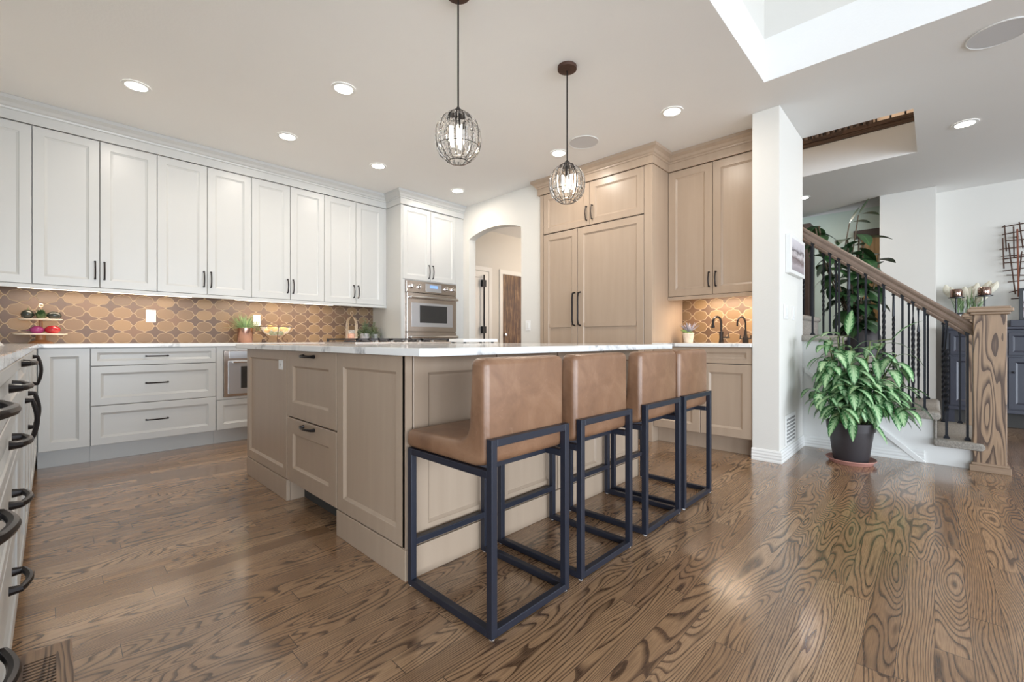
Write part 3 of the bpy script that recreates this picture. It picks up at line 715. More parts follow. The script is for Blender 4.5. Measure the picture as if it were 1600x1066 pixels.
rf = thing('refrigerator', 'built-in refrigerator with taupe wood panel doors', 'refrigerator', (4.2, 2.57, .0))
MB().box(XF+.003, 4.50, 1.975, 3.185, .05, 2.115).build('body', M['steel'], rf)
for a, b, s in ((1.970, 2.722, -1), (2.722, 3.188, 1)):
    d = door_mb(FR, a, b, .10, 2.122, st=.068, rec=.011, g=.0025, rail=1.10).build('door', M['glaze'], rf)
    u = b-.035 if s < 0 else a+.035
    G = lambda p, q, r: FR(p, q, r+.02)
    MB().tube([G(u, 1.095, 0), G(u, 1.105, .04), G(u, 1.15, .05), G(u, 1.39, .05), G(u, 1.435, .04), G(u, 1.445, 0)], .009, n=8).build('handle', M['bronze'], d, smooth=True)
MB().fbox(FR, 1.97, 3.188, 0, .10, -.03, 0).build('kick_plate', M['glaze'], rf)
# bar cabinets
XU = 4.20
FU = Fx(XU, 0, 0)
t = thing('wall_cabinet', 'taupe double-door wall cabinet above the bar faucets', 'cabinet', (4.35, 1.47, 1.358))
MB().box(XU+.001, 4.528, 1.052, 1.886, 1.358, 2.577).build('carcass', M['glaze'], t)
MB().box(XU-.001, XU+.001, 1.056, 1.884, 1.362, 2.575).build('painted_shadow_gap', M['gap'], t)
for a, b, s in ((1.052, 1.468, -1), (1.468, 1.886, 1)):
    d = door_mb(FU, a, b, 1.360, 2.574, st=.068, rec=.011, g=.0022).build('door', M['glaze'], t)
    add_handle(d, FU, b-.03 if s < 0 else a+.03, 1.50, .13)
XB = 3.88
FBX = Fx(XB, 0, 0)
t = thing('base_cabinet', 'taupe bar base cabinet with one drawer front over two doors', 'cabinet', (4.2, 1.47, 0))
MB().box(XB+.001, 4.528, 1.052, 1.886, .142, .884).box(XB+.08, XB+.10, 1.052, 1.886, 0, .142).build('carcass', M['glaze'], t)
MB().box(XB-.001, XB+.001, 1.056, 1.884, .146, .880).build('painted_shadow_gap', M['gap'], t)
door_mb(FBX, 1.052, 1.886, .745, .882, st=.04, rec=.011, g=.002).build('drawer', M['glaze'], t)
for a, b, s in ((1.052, 1.457, -1), (1.457, 1.886, 1)):
    d = door_mb(FBX, a, b, .144, .743, st=.068, rec=.011, g=.002).build('door', M['glaze'], t); add_handle(d, FBX, b-.03 if s < 0 else a+.03, .66, .13)
tag(MB().box(3.832, 4.528, 1.052, 1.886, .885, .915).build('bar_countertop', M['quartz'], None, bevel=.003), 'short white quartz counter with bar faucets between refrigerator and wall end', 'countertop')
def faucet(x, y, label, kind):
    t = thing('bar_faucet', label, 'faucet', (x, y, .915))
    pts = []; dx, dy = -.115, .035
    if kind == 0:
        MB().lathe((x, y, .9152), [(.026, 0), (.022, .01), (.019, .03), (.016, .055), (.020, .095), (.020, .105), (.014, .11)], 16).build('body', M['bronze'], t, smooth=True)
        r, rr = .245, .011
    else:
        MB().lathe((x, y, .9152), [(.026, 0), (.026, .045), (.018, .055), (.012, .09), (.009, .12)], 16).build('body', M['bronze'], t, smooth=True)
        r, rr = .235, .008
    for i in range(15):
        a = math.pi*i/14; pts.append((x+dx*(1-math.cos(a))/2, y+dy*(1-math.cos(a))/2, .915+r-.06+.06*math.sin(a)))
    pts = [(x, y, .915+.10)]+pts+[(x+dx, y+dy, .915+r-.085)]
    MB().tube(pts, rr, n=10).build('spout', M['bronze'], t, smooth=True)
    if kind == 0:
        MB().lathe((x+dx, y+dy, .915+r-.105), [(.015, 0), (.017, .01), (.012, .03)], 12).build('aerator', M['bronze'], t, smooth=True)
        MB().tube([(x, y, .965), (x+.02, y-.07, .968)], .008).tube([(x+.016, y-.056, .968), (x+.016, y-.056, 1.01)], .005).build('lever', M['bronze'], t, smooth=True)
    else:
        for s in (-1, 1): MB().tube([(x, y, .955), (x, y+s*.05, .955)], .006).tube([(x, y+s*.045, .955), (x, y+s*.045, .985)], .005).build('lever', M['bronze'], t, smooth=True)
faucet(4.37, 1.455, 'dark bronze bar faucet with one side lever, left of the pair', 0)
faucet(4.37, 1.245, 'dark bronze bar faucet with slim gooseneck and two levers, right of the pair', 1)

# ------------------------------------------------------------------ ceiling lights and speakers
def downlight(x, y, label, grp='recessed ceiling lights', power=5.5):
    t = thing('recessed_light', label, 'light', (x, y, CZ), grp)
    MB().lathe((x, y, CZ), [(.082, -.001), (.082, -.006), (.062, -.008), (.060, -.002), (.0601, -.001)], 28, cap=False).build('trim_ring', M['trim'], t, smooth=True)
    MB().lathe((x, y, CZ), [(.062, -.0015), (.060, -.004), (.001, -.004)], 28).build('lens', M['lamp'], t)
    area('lamp_light', (x, y, CZ-.012), (0, 0, 0), .11, .11, power, (1.0, .90, .78), t, disk=True)
for x, y, l in ((.417, 4.075, 'recessed light at far left above the white wall cabinets'), (1.445, 3.048, 'recessed light over the near left corner of the island, left of the first pendant'), (1.442, 4.125, 'recessed light in the back row, second from the left'), (2.334, 4.146, 'recessed light in the back row, just left of the oven tower'),
                (3.386, 4.150, 'recessed light in front of the arched opening'), (3.373, 2.61, 'recessed light in front of the refrigerator beside the small pendant'), (3.375, 1.492, 'recessed light in front of the bar cabinet'), (5.247, -.18, 'recessed light right of the stairwell opening'), (6.568, 1.209, 'small distant recessed light beyond the stairs beside the wall end')):
    downlight(x, y, l)
for x, y, r, l in ((3.345, 2.303, .135, 'round grey ceiling speaker beside the small pendant cord'), (3.84, -.27, .14, 'round grey ceiling speaker at the upper right edge')):
    t = thing('ceiling_speaker', l, 'speaker', (x, y, CZ)); MB().lathe((x, y, CZ), [(r, -.001), (r, -.005), (r-.006, -.007), (r-.007, -.003), (r-.0071, -.001)], 40, cap=False).build('bezel', M['trim'], t, smooth=True)
    MB().lathe((x, y, CZ), [(r-.006, -.001), (r-.006, -.005), (.001, -.005)], 40).build('grille', M['grey'], t)
def pendant(x, y, zc, label, hh=.122):
    t = thing('pendant_light', label, 'light', (x, y, CZ), 'crystal globe pendants over the island')
    MB().lathe((x, y, CZ), [(.001, -.001), (.062, -.001), (.062, -.022), (.055, -.025), (.001, -.025)], 28).build('canopy', M['rust'], t, smooth=True)
    MB().tube([(x, y, CZ-.03), (x, y, zc+hh+.01)], .0045, 8).build('cord', M['bronze'], t, smooth=True)
    def rad(s): return .116*(1-.80*abs(s)**(2.3 if s > 0 else 2.6))**.55
    fr = MB()
    for k in range(16):
        a = 2*math.pi*k/16
        fr.tube([(x+rad(s)*math.cos(a), y+rad(s)*math.sin(a), zc+hh*s) for s in [(-1+2*j/14) for j in range(15)]], .0016, 5)
    for s, rr in ((1, .003), (-.42, .0018), (-1, .003)):
        fr.tube([(x+rad(s)*math.cos(q), y+rad(s)*math.sin(q), zc+hh*s) for q in [2*math.pi*j/32 for j in range(32)]], rr, 5, closed=True)
    fr.lathe((x, y, zc+hh), [(rad(1), -.002), (rad(1), .004), (.03, .012), (.012, .03), (.005, .04)], 20)
    fr.build('wire_frame', M['bronze'], t, smooth=True)
    for k in range(16):
        a = 2*math.pi*(k+.5)/16; rs = []
        for j in range(9):
            s = -.92+1.84*j/8; r0 = rad(s)*.985; wd = r0*.30; th = .0045
            er = Vector((math.cos(a), math.sin(a), 0)); et = Vector((-math.sin(a), math.cos(a), 0)); c = Vector((x, y, zc+hh*s))+er*r0
            rs.append([c-et*wd*.5, c-et*wd*.25+er*th, c+et*wd*.25+er*th, c+et*wd*.5, c+et*wd*.25-er*th, c-et*wd*.25-er*th])
        MB().rings(rs).build('crystal', M['crystal'], t)
    MB().tube([(x, y, zc+hh), (x, y, zc+.05)], .012, 10).build('socket', M['bronze'], t, smooth=True)
    for k in range(3):
        a = 2*math.pi*k/3+.5; MB().lathe((x+.034*math.cos(a), y+.034*math.sin(a), zc-.045), [(.001, 0), (.008, .005), (.010, .03), (.009, .07), (.007, .10), (.001, .10)], 10).build('bulb', M['bulb'], t, smooth=True)
    l = bpy.data.lights.new('pendant_glow', 'POINT'); l.energy = 3; l.color = (1, .85, .66); l.shadow_soft_size = .03
    o = bpy.data.objects.new('pendant_glow', l); C.objects.link(o); o.parent = t; o.location = (0, 0, zc-.16-CZ)
pendant(1.45, 1.773, 1.983, 'larger-looking near crystal globe pendant above the island')
pendant(2.345, 1.745, 1.968, 'farther crystal globe pendant in front of the refrigerator cabinet', .118)

# ------------------------------------------------------------------ hall beyond the arch
def casing(F, u0, u1, zt, w=.07, t=.018):
    return MB().fbox(F, u0-w, u0, 0, zt+w, 0, t).fbox(F, u1, u1+w, 0, zt+w, 0, t).fbox(F, u0, u1, zt, zt+w, 0, t)
FH = Fy(0, 5.299, 0)
struct('trim_8', casing(FH, 4.30, 4.97, 2.06), M['trim'], 'white door casing, left in the hall', origin=(0, 0, 0))
struct('trim_9', casing(FH, 5.29, 6.10, 2.06), M['trim'], 'white door casing around the bark panel', origin=(0, 0, 0))
d = struct('door_1', door_mb(FH, 4.302, 4.968, .01, 2.055, t=.012, st=.1), M['trim'], 'white panelled hall door')
d2 = MB().tube([FH(4.83, .9, .05), FH(4.83, 1.99, .05)], .012, 8); 
for z in (1.05, 1.80): d2.fbox(FH, 4.79, 4.87, z, z+.11, .012, .06)
d2.build('pull_bar', M['iron'], d, label='long black vertical bar with two brackets')
d = struct('door_2', MB().fbox(FH, 5.292, 6.098, .01, 2.055, .001, .014), M['bamboo'], 'dark bark-textured hall door')
MB().lathe(FH(5.34, 1.03, .03), [(.001, -.02), (.025, -.015), (.025, .015), (.001, .02)], 12, axis='y').build('door_knob', M['steel2'], d, smooth=True)

# ------------------------------------------------------------------ column items
pc = thing('framed_picture', 'small framed landscape photograph on the wall end beside the stairs', 'picture', (4.28, .854, 1.47))
FC = Fy(0, .854, 0)
MB().fbox(FC, 4.02, 4.54, 1.475, 1.785, 0, .035).build('canvas', M['trim'], pc, bevel=.002)
pm = MB().fbox(FC, 4.06, 4.50, 1.505, 1.755, .035, .037).build('print', M['print'], pc)
vt = thing('air_return_vent', 'white wall vent above the baseboard beside the potted plant', 'vent', (4.17, .854, .11))
MB().fbox(FC, 4.0, 4.34, .105, .345, 0, .008).build('plate', M['trim'], vt, bevel=.002)
s = MB()
for i in range(9):
    for j in range(7): s.fbox(FC, 4.03+i*.032, 4.05+i*.032, .125+j*.029, .142+j*.029, .008, .0085)
s.build('louvers', M['slot'], vt)

# ------------------------------------------------------------------ staircase
sc = thing('staircase', 'carpeted staircase rising left behind the wall end', 'staircase', (5.15, 0, 0))
def tread(k):
    y = stepY(k); z = RISE*k; th = .052; mb = MB()
    x0, x1 = (4.60 if k < 6 else 4.657), 5.70; ye = y+RUN+.04 if k != 5 else .853
    # rounded nosing profile in (y, z), extruded along X, with carpet riser below
    pr = []
    for i in range(9):
        a = math.pi/2+math.pi*i/8; pr.append((y+.026+.026*math.cos(a), z-.026+.026*math.sin(a)))
    pr += [(y+.035, z-th), (ye, z-th), (ye, z)]
    mb.prism(pr, T_YZ, x0, x1)
    mb.box(4.625 if k < 6 else 4.657, 5.68, y+.022, y+.036, z-RISE, z-th+.004)
    return mb
MB().prism(under_poly, T_YZ, 4.656, 5.66).build('side_panel', M['trim'], sc)
for k in range(1, 9): tread(k).build('carpeted_tread', M['carpet'], sc, bevel=.012, seg=3)
# carpet wrap down the open side
br = thing('stair_railing', 'oak handrail with black iron balusters and square newel on the near stair side', 'railing', (4.70, 0, 0))
def newel(x, y, parent):
    n = MB().box(x-.082, x+.082, y-.082, y+.082, .0, 1.125).build('newel_post', M['oak'], parent, bevel=.004)
    MB().box(x-.098, x+.098, y-.098, y+.098, 1.125, 1.143).box(x-.112, x+.112, y-.112, y+.112, 1.143, 1.168).box(x-.10, x+.10, y-.10, y+.10, 1.168, 1.182).build('cap', M['oaktrim'], n, bevel=.005)
    MB().box(x-.102, x+.102, y-.102, y+.102, 0, .045).box(x-.092, x+.092, y-.092, y+.092, .045, .062).build('base_moulding', M['oaktrim'], n, bevel=.003)
newel(4.70, -.282, br)
def railz(Y, y0=-.20, z0=1.035, s=.842): return z0+(Y-y0)*s
def handrail(x, parent, ya=-.20, yb=1.7):
    pr = [(-.032, -.035), (-.022, -.012), (-.030, .004), (-.032, .02), (-.02, .034), (.02, .034), (.032, .02), (.030, .004), (.022, -.012), (.032, -.035), (.026, -.06), (-.026, -.06)]
    MB().rings([[Vector((x+a, Y, railz(Y)+b)) for a, b in pr] for Y in (ya, yb)]).build('handrail', M['oakY'], parent, bevel=.002)
def baluster(x, Y, parent, kind):
    k = int(math.floor((Y-Y1)/RUN))+1; zb = RISE*max(k, 1); zt = railz(Y)-.055; h = .0075
    mb = MB(); mb.box(x-.017, x+.017, Y-.017, Y+.017, zb-.002, zb+.012); mb.box(x-.012, x+.012, Y-.012, Y+.012, zb+.012, zb+.022)
    mb.box(x-.013, x+.013, Y-.013, Y+.013, zt-.02, zt+.0)
    n = 1 if kind == 0 else 60
    rs = []; z0, z1 = zb+.2, zt-.22
    zs = [zb] + ([z0+(z1-z0)*i/n for i in range(n+1)] if kind else []) + [zt]
    for i, z in enumerate(zs):
        tw = 0; hh = h
        if kind and z0 <= z <= z1: tw = (z-z0)*34; hh = h*1.15
        if kind == 2 and z0 < z < z1: hh = h*1.35
        rs.append([Vector((x+hh*1.414*math.cos(tw+a), Y+hh*1.414*math.sin(tw+a), z)) for a in (math.pi/4, 3*math.pi/4, 5*math.pi/4, 7*math.pi/4)])
    mb.rings(rs); mb.build('baluster', M['iron'], parent)
handrail(4.70, br)
for Y, kd in ((.90, 1), (.788, 0), (.662, 0), (.598, 0), (.531, 1), (.417, 0), (.302, 1), (.188, 0), (.125, 1), (.058, 0), (-.063, 2), (-.174, 0)): baluster(4.70, Y, br, kd)
br2 = thing('stair_railing', 'far handrail and iron balusters on the back side of the stairs', 'railing', (5.64, 0, 0))
newel(5.66, -.282, br2); handrail(5.64, br2)
for Y, kd in ((1.028, 1), (.959, 0), (.851, 1), (.742, 0), (.640, 1), (.563, 0), (.399, 0), (.29, 1), (.179, 0), (.113, 1), (.049, 0), (-.055, 1), (-.161, 0)): baluster(5.64, Y, br2, kd)

# ------------------------------------------------------------------ big potted plant
RR = Vector((.692, -.722, 0)); FW = Vector((.722, .692, 0))
px, py = 4.27, .47
pl = thing('potted_plant', 'bushy variegated green potted plant on the floor at the stair foot', 'plant', (px, py, 0))
MB().lathe((px, py, 0), [(.001, .001), (.135, .001), (.153, .033), (.158, .036), (.158, .028), (.148, .026), (.13, .012), (.001, .012)], 40).build('saucer', M['terra'], pl, smooth=True, label='pink terracotta saucer')
MB().lathe((px, py, 0), [(.001, .013), (.105, .013), (.112, .03), (.142, .25), (.152, .252), (.158, .315), (.150, .318), (.143, .29), (.001, .285)], 40).build('pot', M['pot'], pl, smooth=True)
MB().lathe((px, py, .288), [(.142, 0), (.10, .01), (.001, .014)], 24).build('soil', M['soil'], pl, smooth=True)
sm, lm = MB(), MB()
rnd = random.Random(11)
tips = [(-.17, .0, .93, 1), (-.10, .08, .97, 1), (-.05, -.07, .90, 1), (-.21, -.05, .80, .9), (.25, .02, .93, 1), (.30, -.06, .84, 1), (.20, .08, .88, .9), (.02, .02, .72, .8), (-.12, -.16, .62, .9), (.10, -.16, .60, .9), (.24, -.14, .60, .9), (-.28, -.06, .55, .9), (.34, -.02, .58, .9), (.0, -.2, .50, .9), (.16, .1, .7, .8), (-.22, -.18, .46, .9), (.28, -.2, .45, .9), (.05, -.12, .66, .9), (-.05, -.2, .62, .8)]
for (r, f, z, sc_) in tips:
    z -= .01
    b0 = Vector((px, py, .29))+RR*r*.25+FW*f*.3; tip = Vector((px, py, z))+RR*r+FW*f
    mid = (b0+tip)/2+Vector((0, 0, .06)); pts = [b0*(1-t)**2+mid*2*t*(1-t)+tip*t*t for t in [i/8 for i in range(9)]]
    sm.tube(pts, [.007]*5+[.005]*4, 6)
    for k in range(17):
        t = .40+.60*(k/16); i = min(7, int(t*8)); p = pts[i].lerp(pts[i+1], t*8-i)
        a = k*2.4+rnd.random(); up = .75 if k > 12 else .35
        d = Vector((math.cos(a), math.sin(a), up+rnd.uniform(-.1, .5)))
        if (d.x > .3 and z < 2): d.x *= .6
        lm.leaf(p, d, rnd.uniform(.17, .24)*sc_, rnd.uniform(.06, .08)*sc_, droop=rnd.uniform(1.6, 3.2), seg=7, shape=.8, fold=.14)
# a few wide spreading leaves low left and right
for (r, z, dr, dz) in ((-.26, .52, -1, .15), (-.22, .46, -1, .0), (.33, .6, 1, .1), (.36, .5, 1, -.1), (.3, .42, .8, -.3), (-.2, .38, -.7, -.3), (.05, .36, .2, -.3), (-.08, .36, -.3, -.2), (-.2, .98, -1, .5), (.3, .95, .6, 1.2), (-.12, .98, -.2, 1.3)):
    p = Vector((px, py, z))+RR*r*.8-FW*.1
    sm.tube([Vector((px, py, .3))+RR*r*.2, Vector((px, py, z-.02))+RR*r*.5, p], .005, 6)
    lm.leaf(p, RR*dr-FW*.4+Vector((0, 0, dz)), .22, .06, droop=.9, seg=7, shape=.85)
sm.clamp(4.62, .80); lm.clamp(4.63, .838, .05)
sm.build('stems', M['stem'], pl, smooth=True)
lm.build('foliage', M['leaf'], pl, smooth='all', recalc=False)
# dark tall plant behind the stairs
qx, qy = 6.22, .60
dp = thing('tall_houseplant', 'tall climbing houseplant with big dark leaves in glossy pot behind the stairs', 'plant', (qx, qy, 0))
MB().lathe((qx, qy, 0), [(.001, .001), (.15, .001), (.17, .1), (.19, .7), (.18, .98), (.15, 1.05), (.14, 1.05), (.14, 1.0), (.001, 1.0)], 32).build('pot', M['mirror'] if 0 else M['pot'], dp, smooth=True)
sm, lm = MB(), MB()
rnd = random.Random(5)
for s in range(9):
    r = -.55+.10*s+rnd.uniform(-.05, .05); f = rnd.uniform(-.22, .1); z = (2.0 if s < 6 else 1.75)+rnd.uniform(-.25, .3)
    b0 = Vector((qx, qy, 1.0)); tip = Vector((qx, qy, z))+RR*r*.9+FW*f
    mid = (b0+tip)/2+RR*r*.25; pts = [b0*(1-t)**2+mid*2*t*(1-t)+tip*t*t for t in [i/8 for i in range(9)]]
    sm.tube(pts, .008, 6)
    for k in range(14):
        t = .12+.88*k/13; i = min(7, int(t*8)); p = pts[i].lerp(pts[i+1], t*8-i); a = k*2.4+s
        d = Vector((math.cos(a), math.sin(a), rnd.uniform(-.3, .6)))
        lm.leaf(p, d, rnd.uniform(.18, .25), rnd.uniform(.12, .155), droop=rnd.uniform(.6, 2.0), seg=6, shape=.8, fold=.08)
for r, z in ((-.02, 2.33), (-.12, 2.24)):
    p = Vector((qx, qy, z))+RR*r; sm.tube([Vector((qx, qy, 1.7))+RR*(r-.1), p], .006, 6); lm.leaf(p, RR+Vector((0, 0, .5)), .24, .09, droop=.8, fold=.1); lm.leaf(p, RR*.8+Vector((0, 0, 1.4)), .22, .05, droop=.1, fold=.1)
sm.clamp(xmin=5.80, xmax=7.1); lm.clamp(xmin=5.78, xmax=7.6)
sm.build('stems', M['stemb'], dp, smooth=True); lm.build('foliage', M['dleaf'], dp, smooth='all', recalc=False)
# things beyond the stairs
wp = thing('wooden_wall_panel', 'amber wood panel with dark ledge on the green wall beyond the stairs', 'panel', (7.6, .67, 1.2))
MB().box(7.60, 7.655, .512, .72, 1.15, 2.33).build('panel', M['pine'], wp); MB().box(7.54, 7.655, .512, .80, 2.33, 2.42).build('ledge', M['dkcap'], wp)
dw = thing('dark_cabinet', 'dark brown cabinet edge beyond the stairs beside the wall end', 'cabinet', (7.5, 1.5, 0))
MB().box(7.35, 7.655, 1.26, 2.2, .0, 2.58).build('body', M['dkcap'], dw)
for i in range(6): MB().box(7.335, 7.35, 1.275+i*.15, 1.40+i*.15, .1, 2.5).build('door', M['dkcap'], dw, bevel=.004)

# ------------------------------------------------------------------ sideboard and its things
sb = thing('sideboard', 'tall charcoal blue sideboard with panelled doors behind the newel post', 'sideboard', (7.26, -1.0, 0))
x0, x1, ya, yb = 7.05, 7.49, -1.9, -.10
MB().box(x0, x1, ya, yb, .16, 1.055).build('body', M['slate'], sb, bevel=.004)
MB().box(x0-.03, x1, ya-.03, yb+.03, 1.055, 1.085).build('top', M['slate'], sb, bevel=.006)
MB().box(x0-.015, x1, ya-.01, yb+.01, .16, .20).build('plinth_rail', M['slate'], sb, bevel=.003)
for x in (x0+.01, x1-.06):
    for y in (ya+.01, yb-.06): MB().box(x, x+.05, y, y+.05, 0, .16).build('leg', M['slate'], sb)
MB().box(x0+.08, x1-.02, ya+.06, yb-.06, .002, .16).build('plinth_or_shade', M['gap'], sb)  # dark block added to stand in for the shadow under the sideboard
FS = Fx(x0, 0, 0)
for i in range(4):
    u0 = ya+.02+i*.44
    d = door_mb(FS, u0, u0+.44, .21, .76, st=.05, rec=.012).build('door', M['slate'], sb); 
    MB().lathe(FS(u0+.40 if i % 2 == 0 else u0+.04, .6, .035), [(.001, -.012), (.012, -.01), (.012, .01), (.001, .012)], 10, axis='x').build('knob', M['iron'], d)
    d = door_mb(FS, u0, u0+.44, .78, 1.02, st=.03, rec=.008).build('drawer', M['slate'], sb)
    MB().lathe(FS(u0+.22, .90, .035), [(.001, -.012), (.012, -.01), (.012, .01), (.001, .012)], 10, axis='x').build('knob', M['iron'], d)
TZ = 1.0855
def sbpt(xp, X_):
    r = (xp-800)/690; return X_*(.692-.722*r)/(.722+.692*r)
def candle(xp, X_, h, label):
    y = sbpt(xp, X_); t = thing('candle_holder', label, 'candle holder', (X_, y, TZ), 'mercury glass candle holders on the sideboard')
    MB().lathe((X_, y, TZ), [(.001, 0), (.045, 0), (.045, .006), (.008, .012), (.008, h), (.06, h+.004), (.068, h+.006), (.068, h+.014), (.001, h+.014)], 20).build('stand', M['walltv'], t, smooth=True)
    MB().lathe((X_, y, TZ), [(.050, h+.015), (.054, h+.02), (.054, h+.085), (.046, h+.105), (.042, h+.105), (.046, h+.08), (.046, h+.02), (.001, h+.018)], 20).build('cup', M['mirror'], t, smooth=True)
candle(1494.5, 7.15, .33, 'dark candle holder with mirrored cup in front of the cream flowers')
candle(1538.5, 7.15, .335, 'dark candle holder with mirrored cup above the newel post')
fx, fy = 7.32, sbpt(1507, 7.32)
fl = thing('flower_arrangement', 'cream plume flowers with green blades in black box on the sideboard', 'plant', (fx, fy, TZ))
MB().box(fx-.06, fx+.06, fy-.17, fy+.11, TZ, TZ+.17).build('box_planter', M['walltv'], fl, bevel=.004)
MB().box(fx-.066, fx-.061, fy-.11, fy+.04, TZ+.09, TZ+.15).build('white_plaque', M['plastic'], fl)
TZF = TZ+.09
g, c = MB(), MB(); rnd = random.Random(2)
for k in range(46):
    p = Vector((fx+rnd.uniform(-.04, .04), fy+rnd.uniform(-.12, .07), TZF+.08)); g.leaf(p, (rnd.uniform(-.25, .25), rnd.uniform(-.35, .35), 1), rnd.uniform(.15, .30), .012, droop=.4, seg=4)
for k in range(9):
    a = -.16+.036*k; p = Vector((fx+rnd.uniform(-.02, .02), fy+a*1.1-.02, TZF+.20+rnd.uniform(0, .12))); q = Vector((fx, fy+a*.5, TZF+.08))
    g.tube([q, p], .003, 5); d = (p-q).normalized()
    rs = []
    for j in range(7):
        t_ = j/6; r_ = .045*math.sin(math.pi*(t_*.9+.05)); cc = p+d*(t_*.17-.04)
        rs.append([cc+Vector((r_*math.cos(2*math.pi*i/8), r_*math.sin(2*math.pi*i/8), 0)) for i in range(8)])
    c.rings(rs)
g.build('blades', M['grass'], fl, smooth='all', recalc=False); c.build('plumes', M['pampas'], fl, smooth=True)
by = sbpt(1592, 7.2)
tag(MB().box(7.08, 7.36, by-.35, by+.07, TZ, TZ+.07).build('storage_box', M['slate'], None, bevel=.004), 'flat charcoal blue box lying on the sideboard at the right edge', 'box')
py2 = sbpt(1597, 7.3)
pf = thing('standing_frame', 'black picture frame standing on the box at the right edge', 'frame', (7.32, py2, TZ+.07))
MB().box(7.30, 7.325, py2-.30, py2+.02, TZ+.0705, TZ+.42).build('frame', M['walltv'], pf, bevel=.003)
MB().box(7.297, 7.30, py2-.27, py2-.01, TZ+.10, TZ+.39).build('print', M['print'], pf)
# wall sculpture
XW = 7.46
ws = thing('wall_sculpture', 'abstract grid of thin rusty iron bars hanging on the right wall', 'wall art', (XW, -.7, 1.6))
def wpt(xp, yp, dX=0):
    r = (xp-800)/690; tt = (XW-dX)/(.722+.692*r); return Vector((XW-dX, tt*(.692-.722*r), HC+(531-yp)/690*tt))
bars = [((1566, 355), (1600, 349)), ((1566, 367), (1600, 360)), ((1562, 390), (1600, 385)), ((1565, 401), (1600, 398)), ((1567, 405), (1600, 401)), ((1569, 411), (1600, 409)), ((1567, 424), (1600, 419)), ((1573, 430), (1600, 430)), ((1575, 441), (1600, 438)), ((1577, 457), (1600, 452)), ((1580, 467), (1600, 466)), ((1572, 376), (1600, 374)),
        ((1570, 352), (1573, 393)), ((1576, 380), (1587, 460)), ((1584, 354), (1585, 402)), ((1593, 347), (1599, 388)), ((1597, 393), (1592, 440)), ((1567, 372), (1569, 420))]
for i, (a, b) in enumerate(bars):
    A, B = wpt(*a, dX=.02*(i % 3)), wpt(*b, dX=.02*(i % 3))
    if b[0] == 1600: B = A+(B-A)*2.2
    MB().tube([A, B], .006, 6).build('bar', M['rust'], ws)
MB().tube([wpt(1590, 358, .05), wpt(1592, 464, .05)], .008, 6).build('bar', M['redrust'], ws, label='thick reddish vertical bar')
MB().tube([wpt(1590, 370, .05), wpt(1590, 370, -.04)], .012, 6).build('wall_mount', M['rust'], ws)

# ------------------------------------------------------------------ counter items, back wall
ts = thing('tiered_stand', 'two-tier cream plate stand with wooden pedestal on the left counter', 'stand', (-.055, 5.08, .915))
cx, cy = -.055, 5.08
MB().lathe((cx, cy, .9152), [(.001, 0), (.075, 0), (.07, .006), (.03, .03), (.028, .066)], 28).lathe((cx, cy, .992), [(.012, 0), (.010, .11)], 12).build('pedestal', M['acacia'], ts, smooth=True)
for z, r in ((.983, .148), (1.098, .122)):
    MB().lathe((cx, cy, z), [(.001, -.001), (r-.015, -.001), (r, .006), (r, .010), (r-.02, .006), (.001, .006)], 40).build('plate', M['plate'], ts, smooth=True)
MB().tube([(cx+.0+.012*math.cos(a), cy, 1.215+.012*math.sin(a)) for a in [2*math.pi*i/14 for i in range(14)]], .003, 6, closed=True).tube([(cx, cy, 1.105), (cx, cy, 1.203)], .003, 6).build('finial', M['gold'], ts, smooth=True)
zt = 1.1045; zl = .9895
def veg(name, label, cat, f, m, grp=None):
    t = thing(name, label, cat, f[0], grp); return t
t = thing('dark_squash', 'round dark green squash on the upper tier, left', 'vegetable', (cx-.068, cy-.03, zt)); MB().ball((cx-.07, cy-.03, zt+.036), .036, .036, .036, bumpy=.04).build('body', M['aub'], t, smooth='all'); MB().tube([(cx-.07, cy-.03, zt+.068), (cx-.066, cy-.03, zt+.084)], .004, 6).build('stem', M['stem'], t)
t = thing('artichoke', 'green leafy artichoke on the middle of the upper tier', 'vegetable', (cx, cy-.045, zt)); a_ = MB(); MB().ball((cx, cy-.045, zt+.026), .026, .026, .026).build('body', M['arti'], t, smooth='all')
rnd = random.Random(3)
for k in range(40):
    a = k*2.4; e = .1+.9*(k/40); a_.leaf((cx+.018*math.cos(a)*(1.1-e), cy-.045+.018*math.sin(a)*(1.1-e), zt+.010+.036*e), (math.cos(a), math.sin(a), .3+1.5*e), .036, .022, droop=-.3, seg=3)
a_.build('leaves', M['dleaf'], t, smooth='all', recalc=False)
t = thing('dark_aubergine', 'glossy dark aubergine on the upper tier, right', 'vegetable', (cx+.068, cy-.03, zt)); MB().ball((cx+.072, cy-.03, zt+.032), .044, .034, .032).build('body', M['aub'], t, smooth='all'); MB().lathe((cx+.035, cy-.03, zt+.03), [(.012, 0), (.004, .014)], 8).build('stem', M['stem'], t)
t = thing('red_onion', 'purple onion on the lower tier', 'vegetable', (cx-.012, cy-.06, zl)); MB().ball((cx-.020, cy-.06, zl+.031), .040, .034, .031).build('body', M['onion'], t, smooth='all'); MB().tube([(cx-.055, cy-.06, zl+.032), (cx-.078, cy-.06, zl+.026)], [.006, .001], 6).build('stem', M['onion'], t)
t = thing('red_pepper', 'shiny red pepper on the lower tier right of the onion', 'vegetable', (cx+.062, cy-.06, zl)); MB().ball((cx+.064, cy-.06, zl+.034), .043, .036, .034, bumpy=.08).build('body', M['pepper'], t, smooth='all'); MB().tube([(cx+.104, cy-.06, zl+.036), (cx+.118, cy-.06, zl+.046)], .004, 6).build('stem', M['stem'], t)
